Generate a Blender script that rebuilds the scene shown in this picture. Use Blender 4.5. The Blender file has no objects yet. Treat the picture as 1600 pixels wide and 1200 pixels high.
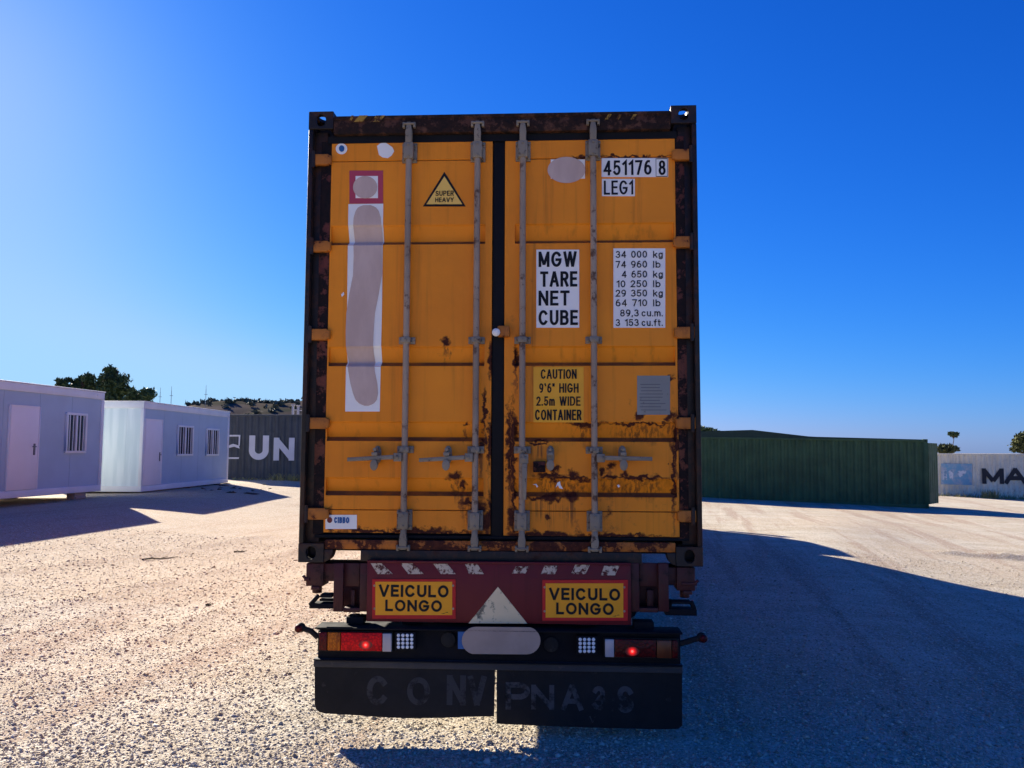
import bpy, bmesh, math, random
import numpy as np
from mathutils import Matrix, Vector
R = math.radians
random.seed(7)
rng = np.random.default_rng(7)
C = bpy.context.scene.collection
SC = bpy.context.scene

# ------------------------------------------------------------------ camera
F, PITCH, ROLL, CH = 1272.0, R(4.618), R(0.22), 1.735      # focal length in px of a 1600 px wide frame
cp, sp, cr, sr = math.cos(PITCH), math.sin(PITCH), math.cos(ROLL), math.sin(ROLL)
UPV = Vector((0, -sp, cp)); XV = Vector((1, 0, 0)); FV = Vector((0, cp, sp))
right = cr * XV + sr * UPV
up = -sr * XV + cr * UPV
cam_d = bpy.data.cameras.new('camera'); cam = bpy.data.objects.new('camera', cam_d); C.objects.link(cam)
M4 = Matrix(((right.x, up.x, -FV.x, 0), (right.y, up.y, -FV.y, 0), (right.z, up.z, -FV.z, CH), (0, 0, 0, 1)))
cam.matrix_world = M4
cam_d.sensor_fit = 'HORIZONTAL'; cam_d.sensor_width = 36; cam_d.lens = F / 1600 * 36
cam_d.clip_start = 0.05; cam_d.clip_end = 3000
SC.camera = cam

# ------------------------------------------------------------------ sky, sun, exposure
SUN_EL, SUN_AZ = R(24), R(-36)             # azimuth from +Y, negative = to the left
w = bpy.data.worlds.new('World'); SC.world = w; w.use_nodes = True
nt = w.node_tree; nt.nodes.clear()
sky = nt.nodes.new('ShaderNodeTexSky'); sky.sky_type = 'NISHITA'; sky.sun_disc = False
sky.sun_elevation = SUN_EL; sky.sun_rotation = SUN_AZ
sky.altitude = 100; sky.air_density = 1.0; sky.dust_density = 0.25; sky.ozone_density = 6.0
# a deep, saturated phone-camera blue: contrast and balance of the sky colour per channel
sep_ = nt.nodes.new('ShaderNodeSeparateColor'); com_ = nt.nodes.new('ShaderNodeCombineColor'); nt.links.new(sky.outputs[0], sep_.inputs[0])
for k_, (g_, e_, c_) in enumerate(((0.042, 2.1, 1.55), (0.225, 1.2, 2.75), (0.70, 0.95, 4.1))):
    p_ = nt.nodes.new('ShaderNodeMath'); p_.operation = 'POWER'; p_.inputs[1].default_value = e_
    m_ = nt.nodes.new('ShaderNodeMath'); m_.operation = 'MULTIPLY'; m_.inputs[1].default_value = g_
    l_ = nt.nodes.new('ShaderNodeMath'); l_.operation = 'SMOOTH_MIN'; l_.inputs[1].default_value = c_; l_.inputs[2].default_value = c_ * .45
    nt.links.new(sep_.outputs[k_], p_.inputs[0]); nt.links.new(p_.outputs[0], m_.inputs[0]); nt.links.new(m_.outputs[0], l_.inputs[0]); nt.links.new(l_.outputs[0], com_.inputs[k_])
bg = nt.nodes.new('ShaderNodeBackground'); bg.inputs['Strength'].default_value = 0.095
wo = nt.nodes.new('ShaderNodeOutputWorld')
nt.links.new(com_.outputs[0], bg.inputs['Color']); nt.links.new(bg.outputs[0], wo.inputs[0])
sd = bpy.data.lights.new('sun', 'SUN'); sd.energy = 5.0; sd.angle = R(0.5); sd.color = (1.0, 0.91, 0.76)
so = bpy.data.objects.new('sun', sd); C.objects.link(so)
sv = Vector((math.sin(SUN_AZ) * math.cos(SUN_EL), math.cos(SUN_AZ) * math.cos(SUN_EL), math.sin(SUN_EL)))
so.rotation_euler = sv.to_track_quat('Z', 'Y').to_euler(); so.location = sv * 60
SC.view_settings.view_transform = 'Standard'; SC.view_settings.look = 'None'
SC.view_settings.gamma = 1.0; SC.view_settings.use_curve_mapping = False
SC.view_settings.exposure = 1.42

# ------------------------------------------------------------------ pixel helpers (1600 x 1200 frame)
def ray(px, py):
    cx, cy = (px - 800) / F, (600 - py) / F
    x = cx * cr - cy * sr; yc = cx * sr + cy * cr
    return Vector((x, cp - yc * sp, sp + yc * cp))
CAMP = Vector((0, 0, CH))
def at(px, py, Y):
    d = ray(px, py); return CAMP + d * (Y / d.y)
CYAW = R(-2.886)
CORG = Vector((-0.082, 5.083, CH - 0.704))
cu, cs = math.cos(CYAW), math.sin(CYAW)
UX = Vector((cu, cs, 0)); UY = Vector((-cs, cu, 0))
def P(px, py, yl=0.0):
    """photo pixel -> (u, v) on the plane local y = yl of the orange container / trailer frame"""
    d = ray(px, py)
    t = (yl - (CAMP - CORG).dot(UY)) / d.dot(UY)
    p = CAMP + d * t - CORG
    return p.dot(UX), p.z

# ------------------------------------------------------------------ material helpers
class NT:
    def __init__(s, name):
        s.m = bpy.data.materials.new(name); s.m.use_nodes = True
        s.t = s.m.node_tree; s.t.nodes.clear()
        s.out = s.t.nodes.new('ShaderNodeOutputMaterial')
        s.b = s.t.nodes.new('ShaderNodeBsdfPrincipled')
        s.t.links.new(s.b.outputs[0], s.out.inputs[0])
        s._o = None
    def n(s, ty, **kw):
        n = s.t.nodes.new(ty)
        for k, v in kw.items():
            if k.startswith('i_'):
                key = k[2:]; key = int(key) if key.isdigit() else key
                s.set(n.inputs[key], v)
            else: setattr(n, k, v)
        return n
    def set(s, inp, v):
        if isinstance(v, bpy.types.NodeSocket): s.t.links.new(v, inp)
        else:
            if hasattr(inp.default_value, '__len__') and len(inp.default_value) == 4 and len(v) == 3: v = (*v, 1)
            inp.default_value = v
    def obj(s):
        if s._o is None: s._o = s.n('ShaderNodeTexCoord').outputs['Object']
        return s._o
    def math(s, op, a, b=0.0, clamp=False):
        n = s.n('ShaderNodeMath', operation=op, use_clamp=clamp); s.set(n.inputs[0], a); s.set(n.inputs[1], b); return n.outputs[0]
    def mapv(s, scale=(1, 1, 1), loc=(0, 0, 0), vec=None, rot=0.0):
        vec = vec or s.obj()
        if rot: vr = s.n('ShaderNodeVectorRotate', rotation_type='Z_AXIS'); s.set(vr.inputs['Vector'], vec); vr.inputs['Angle'].default_value = rot; vec = vr.outputs[0]
        n = s.n('ShaderNodeMapping'); s.set(n.inputs[0], vec); n.inputs['Scale'].default_value = scale; n.inputs['Location'].default_value = loc
        return n.outputs[0]
    def noise(s, scale, detail=4, rough=.55, vec=None, dist=0.0):
        n = s.n('ShaderNodeTexNoise'); s.set(n.inputs['Vector'], vec or s.obj())
        n.inputs['Scale'].default_value = scale; n.inputs['Detail'].default_value = detail; n.inputs['Roughness'].default_value = rough; n.inputs['Distortion'].default_value = dist
        return n.outputs['Fac']
    def voro(s, scale, vec=None, feature='F1', out='Distance'):
        n = s.n('ShaderNodeTexVoronoi', feature=feature); s.set(n.inputs['Vector'], vec or s.obj()); n.inputs['Scale'].default_value = scale
        return n.outputs[out]
    def ramp(s, f, a, b, lo=0.0, hi=1.0):
        n = s.n('ShaderNodeMapRange', interpolation_type='SMOOTHSTEP'); s.set(n.inputs[0], f)
        for i, v in enumerate((a, b, lo, hi)): s.set(n.inputs[i + 1], v)
        return n.outputs[0]
    def mix(s, f, a, b, bt='MIX'):
        n = s.n('ShaderNodeMix', data_type='RGBA', blend_type=bt); s.set(n.inputs[0], f); s.set(n.inputs[6], a); s.set(n.inputs[7], b); return n.outputs[2]
    def bump(s, h, strength=.3, dist=.01):
        n = s.n('ShaderNodeBump'); s.set(n.inputs['Height'], h); n.inputs['Strength'].default_value = strength; n.inputs['Distance'].default_value = dist
        s.t.links.new(n.outputs[0], s.b.inputs['Normal'])
    def fin(s, col=None, rough=None, metal=0.0, spec=None):
        if col is not None: s.set(s.b.inputs['Base Color'], col)
        if rough is not None: s.set(s.b.inputs['Roughness'], rough)
        s.set(s.b.inputs['Metallic'], metal)
        if spec is not None: s.b.inputs['Specular IOR Level'].default_value = spec
        return s.m
def mul(c, k): return tuple(min(1, x * k) for x in c)

def worn(name, base, var=.12, rough=.55, metal=0.0, spots=.68, dirt=(.05, .035, .03), scale=6, bump=.08, spec=.35):
    """paint or metal with soft tone changes and specks of dirt"""
    s = NT(name)
    n1 = s.noise(1.3, 5); n2 = s.noise(scale, 8, .7)
    c = s.mix(s.ramp(n1, .3, .7), mul(base, 1 - var), mul(base, 1 + var))
    k = s.ramp(n2, spots, spots + .1)
    c = s.mix(k, c, dirt)
    s.bump(s.noise(40, 4), bump, .004)
    return s.fin(c, s.ramp(n2, .2, .8, rough - .1, rough + .2), metal, spec)

def rusty(name, base, level=.62, streak=.5, patches=(), ledges=(), rust=(.045, .011, .007), rust2=(.105, .028, .012), var=.12, rough=.5, zfade=None, edge=.05):
    s = NT(name)
    big = s.noise(.9, 5); mid = s.noise(7, 8, .68); fine = s.noise(32, 6, .7)
    col = s.mix(s.ramp(big, .28, .72), mul(base, 1 - var), mul(base, 1 + var))
    st = s.noise(1.0, 5, .6, s.mapv((16, 16, .7)))
    col = s.mix(s.math('MULTIPLY', s.ramp(st, .5, .78), streak), col, mul(base, .45))
    pale = s.ramp(s.noise(3.1, 6, .6, s.mapv((1, 1, .5), (3, 1, 5))), .56, .75)
    col = s.mix(s.math('MULTIPLY', pale, .25), col, tuple(min(1, b * 1.15 + .03) for b in base))
    lev = s.math('ADD', mid, s.math('MULTIPLY', s.math('SUBTRACT', fine, .5), .35))
    if ledges:                                  # darker brown bands along the pressed ledges
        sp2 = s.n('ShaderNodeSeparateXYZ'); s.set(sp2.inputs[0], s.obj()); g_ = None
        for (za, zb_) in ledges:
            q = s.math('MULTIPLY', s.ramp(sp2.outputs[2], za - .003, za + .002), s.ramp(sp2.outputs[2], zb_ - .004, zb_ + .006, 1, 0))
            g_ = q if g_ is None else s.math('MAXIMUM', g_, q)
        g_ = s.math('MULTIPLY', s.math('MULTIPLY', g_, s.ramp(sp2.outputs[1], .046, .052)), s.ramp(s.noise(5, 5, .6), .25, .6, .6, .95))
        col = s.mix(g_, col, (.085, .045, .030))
    if zfade:                                   # more corrosion towards the sill: (z where it starts, z where it is full, gain)
        sep = s.n('ShaderNodeSeparateXYZ'); s.set(sep.inputs[0], s.obj())
        lev = s.math('ADD', lev, s.math('MULTIPLY', s.ramp(sep.outputs[2], zfade[1], zfade[0], 1, 0), zfade[2]))
    k = s.ramp(lev, level, level + edge)
    if patches:
        dn = s.n('ShaderNodeTexNoise'); s.set(dn.inputs['Vector'], s.obj()); dn.inputs['Scale'].default_value = 22; dn.inputs['Detail'].default_value = 6
        off = s.n('ShaderNodeVectorMath', operation='SUBTRACT'); s.set(off.inputs[0], dn.outputs['Color']); off.inputs[1].default_value = (.5, .5, .5)
        sc_ = s.n('ShaderNodeVectorMath', operation='SCALE'); s.set(sc_.inputs[0], off.outputs[0]); sc_.inputs['Scale'].default_value = .10
        ad = s.n('ShaderNodeVectorMath', operation='ADD'); s.set(ad.inputs[0], s.obj()); s.set(ad.inputs[1], sc_.outputs[0])
        runs = None; stf = s.noise(1.0, 4, .6, s.mapv((55, 55, 1.5)))
        for (u, v, ru, rv) in patches:
            a = s.n('ShaderNodeVectorMath', operation='SUBTRACT'); s.set(a.inputs[0], ad.outputs[0]); a.inputs[1].default_value = (u, 0, v)
            m = s.n('ShaderNodeVectorMath', operation='MULTIPLY'); s.set(m.inputs[0], a.outputs[0]); m.inputs[1].default_value = (1 / ru, 0, 1 / rv)
            l = s.n('ShaderNodeVectorMath', operation='LENGTH'); s.set(l.inputs[0], m.outputs[0])
            kk = s.math('ADD', s.math('SUBTRACT', 1.12, l.outputs['Value']), s.math('MULTIPLY', s.math('SUBTRACT', fine, .5), 1.7))
            k = s.math('MAXIMUM', k, s.ramp(kk, -.35, .55))
            m2 = s.n('ShaderNodeVectorMath', operation='MULTIPLY'); a2 = s.n('ShaderNodeVectorMath', operation='ADD'); s.set(a2.inputs[0], a.outputs[0]); a2.inputs[1].default_value = (0, 0, rv + .05)
            s.set(m2.inputs[0], a2.outputs[0]); m2.inputs[1].default_value = (1 / (ru * 1.05), 0, 1 / (rv + .075))
            l2 = s.n('ShaderNodeVectorMath', operation='LENGTH'); s.set(l2.inputs[0], m2.outputs[0])
            run = s.math('MULTIPLY', s.ramp(l2.outputs['Value'], .35, 1.1, 1, 0), s.ramp(stf, .42, .62))
            runs = run if runs is None else s.math('MAXIMUM', runs, run)
        col = s.mix(s.math('MULTIPLY', runs, .7), col, mul(rust2, .8))
    rc = s.mix(s.ramp(fine, .35, .7), rust, rust2)
    halo = s.ramp(lev, level - .10, level + .02)
    col = s.mix(s.math('MULTIPLY', halo, .35), col, mul(rust2, 1.3))
    col = s.mix(k, col, rc)
    s.bump(s.math('ADD', s.math('ADD', s.math('MULTIPLY', fine, .4), s.math('MULTIPLY', k, .5)), s.math('MULTIPLY', s.noise(2.6, 3), 4.0)), .5, .006)
    return s.fin(col, s.mix(k, (rough,) * 3, (.9,) * 3), 0, .3)

def plain(name, col, rough=.5, metal=0, spec=.4): 
    s = NT(name); n = s.noise(8, 5)
    return s.fin(s.mix(s.ramp(n, .3, .7), mul(col, .92), mul(col, 1.06)), rough, metal, spec)
def glow(name, col, e):
    s = NT(name); s.b.inputs['Emission Color'].default_value = (*col, 1); s.b.inputs['Emission Strength'].default_value = e
    return s.fin(col, .4)

# ------------------------------------------------------------------ mesh helpers
class MB:
    def __init__(s): s.v = []; s.f = []
    def add(s, vs, fs):
        o = len(s.v); s.v += [tuple(p) for p in vs]; s.f += [tuple(i + o for i in f) for f in fs]; return s
    def box(s, x0, x1, y0, y1, z0, z1):
        x0, x1 = sorted((x0, x1)); y0, y1 = sorted((y0, y1)); z0, z1 = sorted((z0, z1))
        vs = [(x, y, z) for z in (z0, z1) for y in (y0, y1) for x in (x0, x1)]
        return s.add(vs, [(0, 2, 3, 1), (4, 5, 7, 6), (0, 1, 5, 4), (2, 6, 7, 3), (0, 4, 6, 2), (1, 3, 7, 5)])
    def prism(s, poly, y0, y1):
        """closed polygon of (x, z) extruded along y"""
        a = sum(poly[i][0] * poly[(i + 1) % len(poly)][1] - poly[(i + 1) % len(poly)][0] * poly[i][1] for i in range(len(poly)))
        if a < 0: poly = poly[::-1]
        n = len(poly)
        vs = [(x, y0, z) for x, z in poly] + [(x, y1, z) for x, z in poly]
        fs = [tuple(range(n)), tuple(range(2 * n - 1, n - 1, -1))] + [(i, i + n, (i + 1) % n + n, (i + 1) % n) for i in range(n)]
        return s.add(vs, fs)
    def prismx(s, poly, x0, x1):
        """closed polygon of (y, z) extruded along x"""
        n = len(poly)
        vs = [(x0, y, z) for y, z in poly] + [(x1, y, z) for y, z in poly]
        fs = [tuple(range(n)), tuple(range(2 * n - 1, n - 1, -1))] + [(i, i + n, (i + 1) % n + n, (i + 1) % n) for i in range(n)]
        return s.add(vs, fs)
    def cyl(s, p0, p1, r, n=16, r1=None, caps=True):
        p0, p1 = Vector(p0), Vector(p1); d = (p1 - p0).normalized(); r1 = r if r1 is None else r1
        a = d.orthogonal().normalized(); b = d.cross(a)
        vs = [p0 + (a * math.cos(2 * math.pi * i / n) + b * math.sin(2 * math.pi * i / n)) * r for i in range(n)]
        vs += [p1 + (a * math.cos(2 * math.pi * i / n) + b * math.sin(2 * math.pi * i / n)) * r1 for i in range(n)]
        fs = [(i, (i + 1) % n, (i + 1) % n + n, i + n) for i in range(n)]
        if caps: fs += [tuple(range(n - 1, -1, -1)), tuple(range(n, 2 * n))]
        return s.add(vs, fs)
    def tube(s, pts, r, n=10):
        for i in range(len(pts) - 1): s.cyl(pts[i], pts[i + 1], r, n)
        return s
    def ball(s, c, r, n=12, m=8, sc=(1, 1, 1)):
        vs = []; fs = []
        for j in range(m + 1):
            t = math.pi * j / m
            for i in range(n):
                p = 2 * math.pi * i / n
                vs.append((c[0] + r * sc[0] * math.sin(t) * math.cos(p), c[1] + r * sc[1] * math.sin(t) * math.sin(p), c[2] + r * sc[2] * math.cos(t)))
        for j in range(m):
            for i in range(n): fs.append((j * n + i, (j + 1) * n + i, (j + 1) * n + (i + 1) % n, j * n + (i + 1) % n))
        return s.add(vs, fs)
    def lathe(s, prof, axis_p, n=28):
        """profile (x along axle, r) round the x axis through axis_p"""
        k = len(prof); vs = []
        for i in range(n):
            a = 2 * math.pi * i / n
            for (x, r) in prof: vs.append((axis_p[0] + x, axis_p[1] + r * math.cos(a), axis_p[2] + r * math.sin(a)))
        fs = [(i * k + j, ((i + 1) % n) * k + j, ((i + 1) % n) * k + j + 1, i * k + j + 1) for i in range(n) for j in range(k - 1)]
        return s.add(vs, fs)
    def plate_hole(s, o, ax, ay, w_, h_, t, rx, ry, n=20, hc=None):
        """plate with an oval hole; o corner, ax / ay unit vectors in its plane, thickness t along ax x ay"""
        o, ax, ay = Vector(o), Vector(ax), Vector(ay); nn = ax.cross(ay)
        hc = hc or (w_ / 2, h_ / 2); inn = []; out = []
        for i in range(n):
            a = 2 * math.pi * (i + .5) / n; c_, s_ = math.cos(a), math.sin(a)
            inn.append((hc[0] + rx * c_, hc[1] + ry * s_))
            k = min(((w_ - hc[0]) if c_ > 0 else hc[0]) / max(abs(c_), 1e-6), ((h_ - hc[1]) if s_ > 0 else hc[1]) / max(abs(s_), 1e-6))
            out.append([hc[0] + k * c_, hc[1] + k * s_])
        for cx_, cy_ in ((0, 0), (w_, 0), (w_, h_), (0, h_)):      # snap nearest ring points to the corners
            j = min(range(n), key=lambda i: (out[i][0] - cx_) ** 2 + (out[i][1] - cy_) ** 2); out[j] = [cx_, cy_]
        vs = []
        for d in (0, t):
            vs += [o + ax * p[0] + ay * p[1] + nn * d for p in out] + [o + ax * p[0] + ay * p[1] + nn * d for p in inn]
        fs = []
        for i in range(n):
            j = (i + 1) % n
            fs += [(i, n + i, n + j, j), (2 * n + i, 2 * n + j, 3 * n + j, 3 * n + i), (n + i, 3 * n + i, 3 * n + j, n + j), (i, j, 2 * n + j, 2 * n + i)]
        return s.add(vs, fs)
    def build(s, name, m, parent=None, bevel=0, segs=2, smooth=30, loc=None):
        me = bpy.data.meshes.new(name); me.from_pydata(s.v, [], s.f)
        bm = bmesh.new(); bm.from_mesh(me)
        bmesh.ops.recalc_face_normals(bm, faces=bm.faces)
        if bevel:
            bmesh.ops.remove_doubles(bm, verts=bm.verts, dist=1e-5)
            es = [e for e in bm.edges if len(e.link_faces) == 2 and e.calc_face_angle(0) > R(35)]
            bmesh.ops.bevel(bm, geom=es, offset=bevel, segments=segs, profile=.5, affect='EDGES', clamp_overlap=True)
        bm.to_mesh(me); bm.free()
        if smooth: me.shade_smooth(); me.set_sharp_from_angle(angle=R(smooth))
        me.materials.append(m)
        o = bpy.data.objects.new(name, me); C.objects.link(o)
        if parent: o.parent = parent
        if loc: o.location = loc
        return o
def np_mesh(name, v, f, m, parent=None):
    """v (n,3) array, f (k,c) array with a constant face size"""
    me = bpy.data.meshes.new(name); k, c = f.shape
    me.vertices.add(len(v)); me.vertices.foreach_set('co', v.astype(np.float32).ravel())
    me.loops.add(k * c); me.loops.foreach_set('vertex_index', f.astype(np.int32).ravel())
    me.polygons.add(k); me.polygons.foreach_set('loop_start', np.arange(0, k * c, c, dtype=np.int32))
    me.update(calc_edges=True); me.validate()
    me.materials.append(m)
    o = bpy.data.objects.new(name, me); C.objects.link(o)
    if parent: o.parent = parent
    return o
def tag(o, label, cat, group=None, kind=None):
    if label: o['label'] = label
    if cat: o['category'] = cat
    if group: o['group'] = group
    if kind: o['kind'] = kind
    return o
def thing(name, label, cat, loc=(0, 0, 0), rz=0, group=None):
    o = bpy.data.objects.new(name, None); C.objects.link(o); o.empty_display_size = .2
    o.location = loc; o.rotation_euler = (0, 0, rz)
    return tag(o, label, cat, group)
def struct(o): o['kind'] = 'structure'; return o
def copy_tree(o, parent=None):
    c = o.copy(); C.objects.link(c)
    if parent: c.parent = parent
    for ch in [x for x in bpy.data.objects if x.parent == o]: copy_tree(ch, c)
    return c

def A_(cx, cy, rx, ry, a0, a1, n=14): return [(cx + rx * math.cos(R(a0 + (a1 - a0) * i / n)), cy + ry * math.sin(R(a0 + (a1 - a0) * i / n))) for i in range(n + 1)]
def O_(cx, cy, rx, ry): return A_(cx, cy, rx, ry, 0, 360, 28)[:-1] + ['closed']
# grotesque capitals, figures and a few small letters as pen strokes in a unit cell: (width over height, strokes)
GLYPH = {
 ' ': (.22, []), 'A': (.66, [[(0, 0), (.46, 1)], [(1, 0), (.54, 1)], [(.2, .32), (.8, .32)]]),
 'B': (.54, [[(0, 0), (0, 1), (.58, 1)] + A_(.58, .765, .36, .235, 80, -90) + [(0, .53)], [(.58, .53)] + A_(.58, .265, .42, .265, 80, -90) + [(0, 0)]]),
 'C': (.64, [A_(.5, .5, .5, .5, 42, 318, 22)]), 'D': (.60, [[(0, 0), (0, 1), (.45, 1)] + A_(.45, .5, .55, .5, 85, -85, 16) + [(.45, 0), (.02, 0)]]), 'E': (.46, [[(1, 1), (0, 1), (0, 0), (1, 0)], [(0, .52), (.9, .52)]]),
 'G': (.68, [A_(.5, .5, .5, .5, 42, 335, 22) + [(.98, .46), (.55, .46)]]), 'H': (.56, [[(0, 0), (0, 1)], [(1, 0), (1, 1)], [(0, .52), (1, .52)]]),
 'I': (0, [[(.5, 0), (.5, 1)]]), 'L': (.44, [[(0, 1), (0, 0), (1, 0)]]), 'M': (.72, [[(0, 0), (0, 1)], [(1, 0), (1, 1)], [(.03, 1), (.5, .06), 'butt'], [(.97, 1), (.5, .06), 'butt']]),
 'N': (.58, [[(0, 0), (0, 1)], [(1, 0), (1, 1)], [(.02, 1), (.98, 0), 'butt']]), 'O': (.68, [O_(.5, .5, .5, .5)]),
 'P': (.52, [[(0, 0), (0, 1), (.55, 1)] + A_(.55, .73, .45, .27, 80, -90) + [(0, .46)]]),
 'R': (.54, [[(0, 0), (0, 1), (.55, 1)] + A_(.55, .745, .45, .255, 80, -90) + [(0, .49)], [(.55, .49), (1, 0)]]),
 'S': (.54, [A_(.5, .745, .46, .255, 25, 270, 16) + A_(.5, .245, .5, .245, 85, -155, 16)]),
 'T': (.54, [[(0, 1), (1, 1)], [(.5, 1), (.5, 0)]]), 'U': (.56, [[(0, 1), (0, .36)] + A_(.5, .36, .5, .36, 188, 352, 14) + [(1, .36), (1, 1)]]),
 'V': (.64, [[(0, 1), (.46, 0)], [(1, 1), (.54, 0)]]), 'W': (.92, [[(0, 1), (.23, 0)], [(.49, 1), (.27, 0)], [(.51, 1), (.73, 0)], [(1, 1), (.77, 0)]]), 'Y': (.6, [[(0, 1), (.5, .46), (1, 1)], [(.5, .46), (.5, 0)]]),
 '0': (.46, [O_(.5, .5, .5, .5)]), '1': (.22, [[(0, .80), (1, 1), (1, 0)]]), '2': (.46, [A_(.5, .72, .48, .28, 165, -25, 14) + [(0, 0), (1, 0)]]),
 '3': (.46, [A_(.47, .755, .43, .245, 150, -80, 14) + A_(.48, .265, .52, .265, 80, -152, 14)]), '4': (.5, [[(.76, 0), (.76, 1)], [(.72, 1), (.02, .27), 'butt'], [(0, .27), (1, .27)]]),
 '5': (.46, [[(.9, 1), (.16, 1), (.08, .52)] + A_(.48, .32, .52, .32, 125, -150, 16)]), '6': (.46, [O_(.5, .31, .5, .31), A_(.62, .36, .6, .64, 176, 82, 10)]),
 '7': (.44, [[(0, 1), (1, 1), (.36, 0)]]), '8': (.46, [O_(.5, .765, .43, .235), O_(.5, .265, .5, .265)]), '9': (.46, [O_(.5, .69, .5, .31), A_(.38, .64, .6, .64, -4, -98, 10)]),
 'k': (.42, [[(0, 0), (0, 1)], [(.92, .68), (.08, .30)], [(.40, .44), (1, 0)]]), 'g': (.42, [O_(.5, .35, .5, .35), [(1, .68), (1, -.03)] + A_(.5, -.05, .5, .20, -10, -160, 8)]),
 'l': (0, [[(.5, 0), (.5, 1)]]), 'b': (.42, [[(0, 0), (0, 1)], O_(.5, .35, .5, .35)]), 'c': (.40, [A_(.5, .35, .5, .35, 42, 318, 16)]),
 'u': (.40, [[(0, .7), (0, .28)] + A_(.5, .28, .5, .28, 190, 350, 10) + [(1, .28)], [(1, .7), (1, 0)]]), 'm': (.66, [[(0, 0), (0, .7)], [(0, .44)] + A_(.25, .44, .25, .26, 170, 10, 8) + [(.5, 0)], [(.5, .44)] + A_(.75, .44, .25, .26, 170, 10, 8) + [(1, 0)]]),
 'f': (.24, [A_(.95, .8, .5, .2, 95, 175, 6) + [(.42, 0)], [(0, .66), (1, .66)]]), 't': (.24, [[(.4, .94), (.4, .18)] + A_(.75, .18, .33, .18, 190, 265, 6), [(0, .66), (1, .66)]]),
 '.': (0, [[(.5, 0), (.5, .03)]]), ',': (.05, [[(.8, .03), (.1, -.14)]]), '`': (.10, [[(.1, 1), (.9, .80)]]), '"': (.15, [[(.05, 1), (.05, .78)], [(.95, 1), (.95, .78)]]),
}
def stroke(mb, pts, t, y, closed, butt=False):
    """a mitred ribbon of width t through pts, lying in the plane y"""
    n = len(pts); L = []; Rr = []
    P2 = [Vector((p[0], p[1])) for p in pts]
    if not closed and not butt:
        P2[0] = P2[0] - (P2[1] - P2[0]).normalized() * t / 2; P2[-1] = P2[-1] + (P2[-1] - P2[-2]).normalized() * t / 2
    for i in range(n):
        a = P2[i] - P2[i - 1] if (i or closed) else P2[1] - P2[0]
        b = P2[(i + 1) % n] - P2[i] if (i < n - 1 or closed) else P2[-1] - P2[-2]
        a = a.normalized(); b = b.normalized(); na = Vector((-a.y, a.x)); nb = Vector((-b.y, b.x)); m = na + nb
        m = m.normalized() if m.length > 1e-4 else na
        k = t / 2 / max(.42, m.dot(na)); L.append(P2[i] + m * k); Rr.append(P2[i] - m * k)
    vs = [(p.x, y, p.y) for p in L] + [(p.x, y, p.y) for p in Rr]
    mb.add(vs, [(n + i, n + (i + 1) % n, (i + 1) % n, i) for i in range(n if closed else n - 1)])
def letter(mb, s, x0, z0, x1, z1, y, bold=.15):
    """one line of lettering set to fill the rectangle; bold = stroke over cap height"""
    H = z1 - z0; t = bold * H; Wd = x1 - x0; gap = .15
    ns = len(s); cw = sum(GLYPH[c][0] for c in s) + gap * (ns - 1); k = (Wd - ns * t) / cw
    x = x0; q = 0; wi = 0
    for c in s:
        wi += c == ' '; tgt = mb[wi] if isinstance(mb, list) else mb
        w0, st = GLYPH[c]
        for p in st:
            cl = p[-1] == 'closed'; bt = p[-1] == 'butt'; pp = p[:-1] if cl or bt else p
            stroke(tgt, [(x + t / 2 + a * w0 * k, z0 + t / 2 + b * (H - t)) for a, b in pp], t, y - .00012 * q, cl, bt); q += 1
        x += w0 * k + t + gap * k
def letter_px(mb, s, px0, py0, px1, py1, yl, bold=.15):
    """px0,py0 = top left, px1,py1 = bottom right in the photo"""
    u0, v1 = P(px0, py0, yl); u1, v0 = P(px1, py1, yl)
    a, b = P(px0, py1, yl); c_, d = P(px1, py0, yl)
    letter(mb, s, (u0 + a) / 2, (v0 + b) / 2, (u1 + c_) / 2, (v1 + d) / 2, yl, bold)

def snoise(x, y, seed=0):
    r = np.random.default_rng(seed); t = 0
    for k in range(6):
        a, b, p = r.uniform(-1, 1), r.uniform(-1, 1), r.uniform(0, 6.3); n = math.hypot(a, b)
        t = t + np.sin((a * x + b * y) / n * (1 + .45 * k) + p) / (1 + .3 * k)
    return t / 3

# ------------------------------------------------------------------ setting: ground, hills
def ss(t): t = np.clip(t, 0, 1); return t * t * (3 - 2 * t)
def gz(x, y):
    x = np.asarray(x, float); y = np.asarray(y, float)
    z = .46 * ss((-x - 1.8) / 8.5) - .13 * 3 * np.tanh(np.logaddexp(0, (x - .40 * y) * 3) / 9) * ss((x - 1.2) / 2) * ss((30 - y) / 16) - np.minimum(.036 * np.maximum(x - 4, 0), 1.2) * ss((y - 16) / 14)
    off = ss((np.abs(x) - 1.5) / 2) * ss((y - 6) / 6)
    z = z + .030 * snoise(x * .55, y * .55, 3) * off
    # low ridges of pushed-up gravel on the right, a rut on the left
    for (x0, y0, x1, y1, h) in ((7.9, 16.0, 12.5, 15.0, .12), (8.6, 12.6, 12.0, 12.1, .05), (-5.0, 7.2, -3.3, 14.8, .035), (-3.4, 6.8, -2.2, 14.2, .03), (-6.6, 8.5, -4.4, 16, .03)):
        dx, dy = x1 - x0, y1 - y0; L = math.hypot(dx, dy); t = ((x - x0) * dx + (y - y0) * dy) / L; d = ((x - x0) * -dy + (y - y0) * dx) / L
        z = z + h * np.exp(-(d / .16) ** 2) * ss(t / .8) * ss((L - t) / .8) * (.75 + .25 * np.sin(t * 5 + d * 9))
    return z
def GZ(x, y): return float(gz(x, y))

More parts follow.
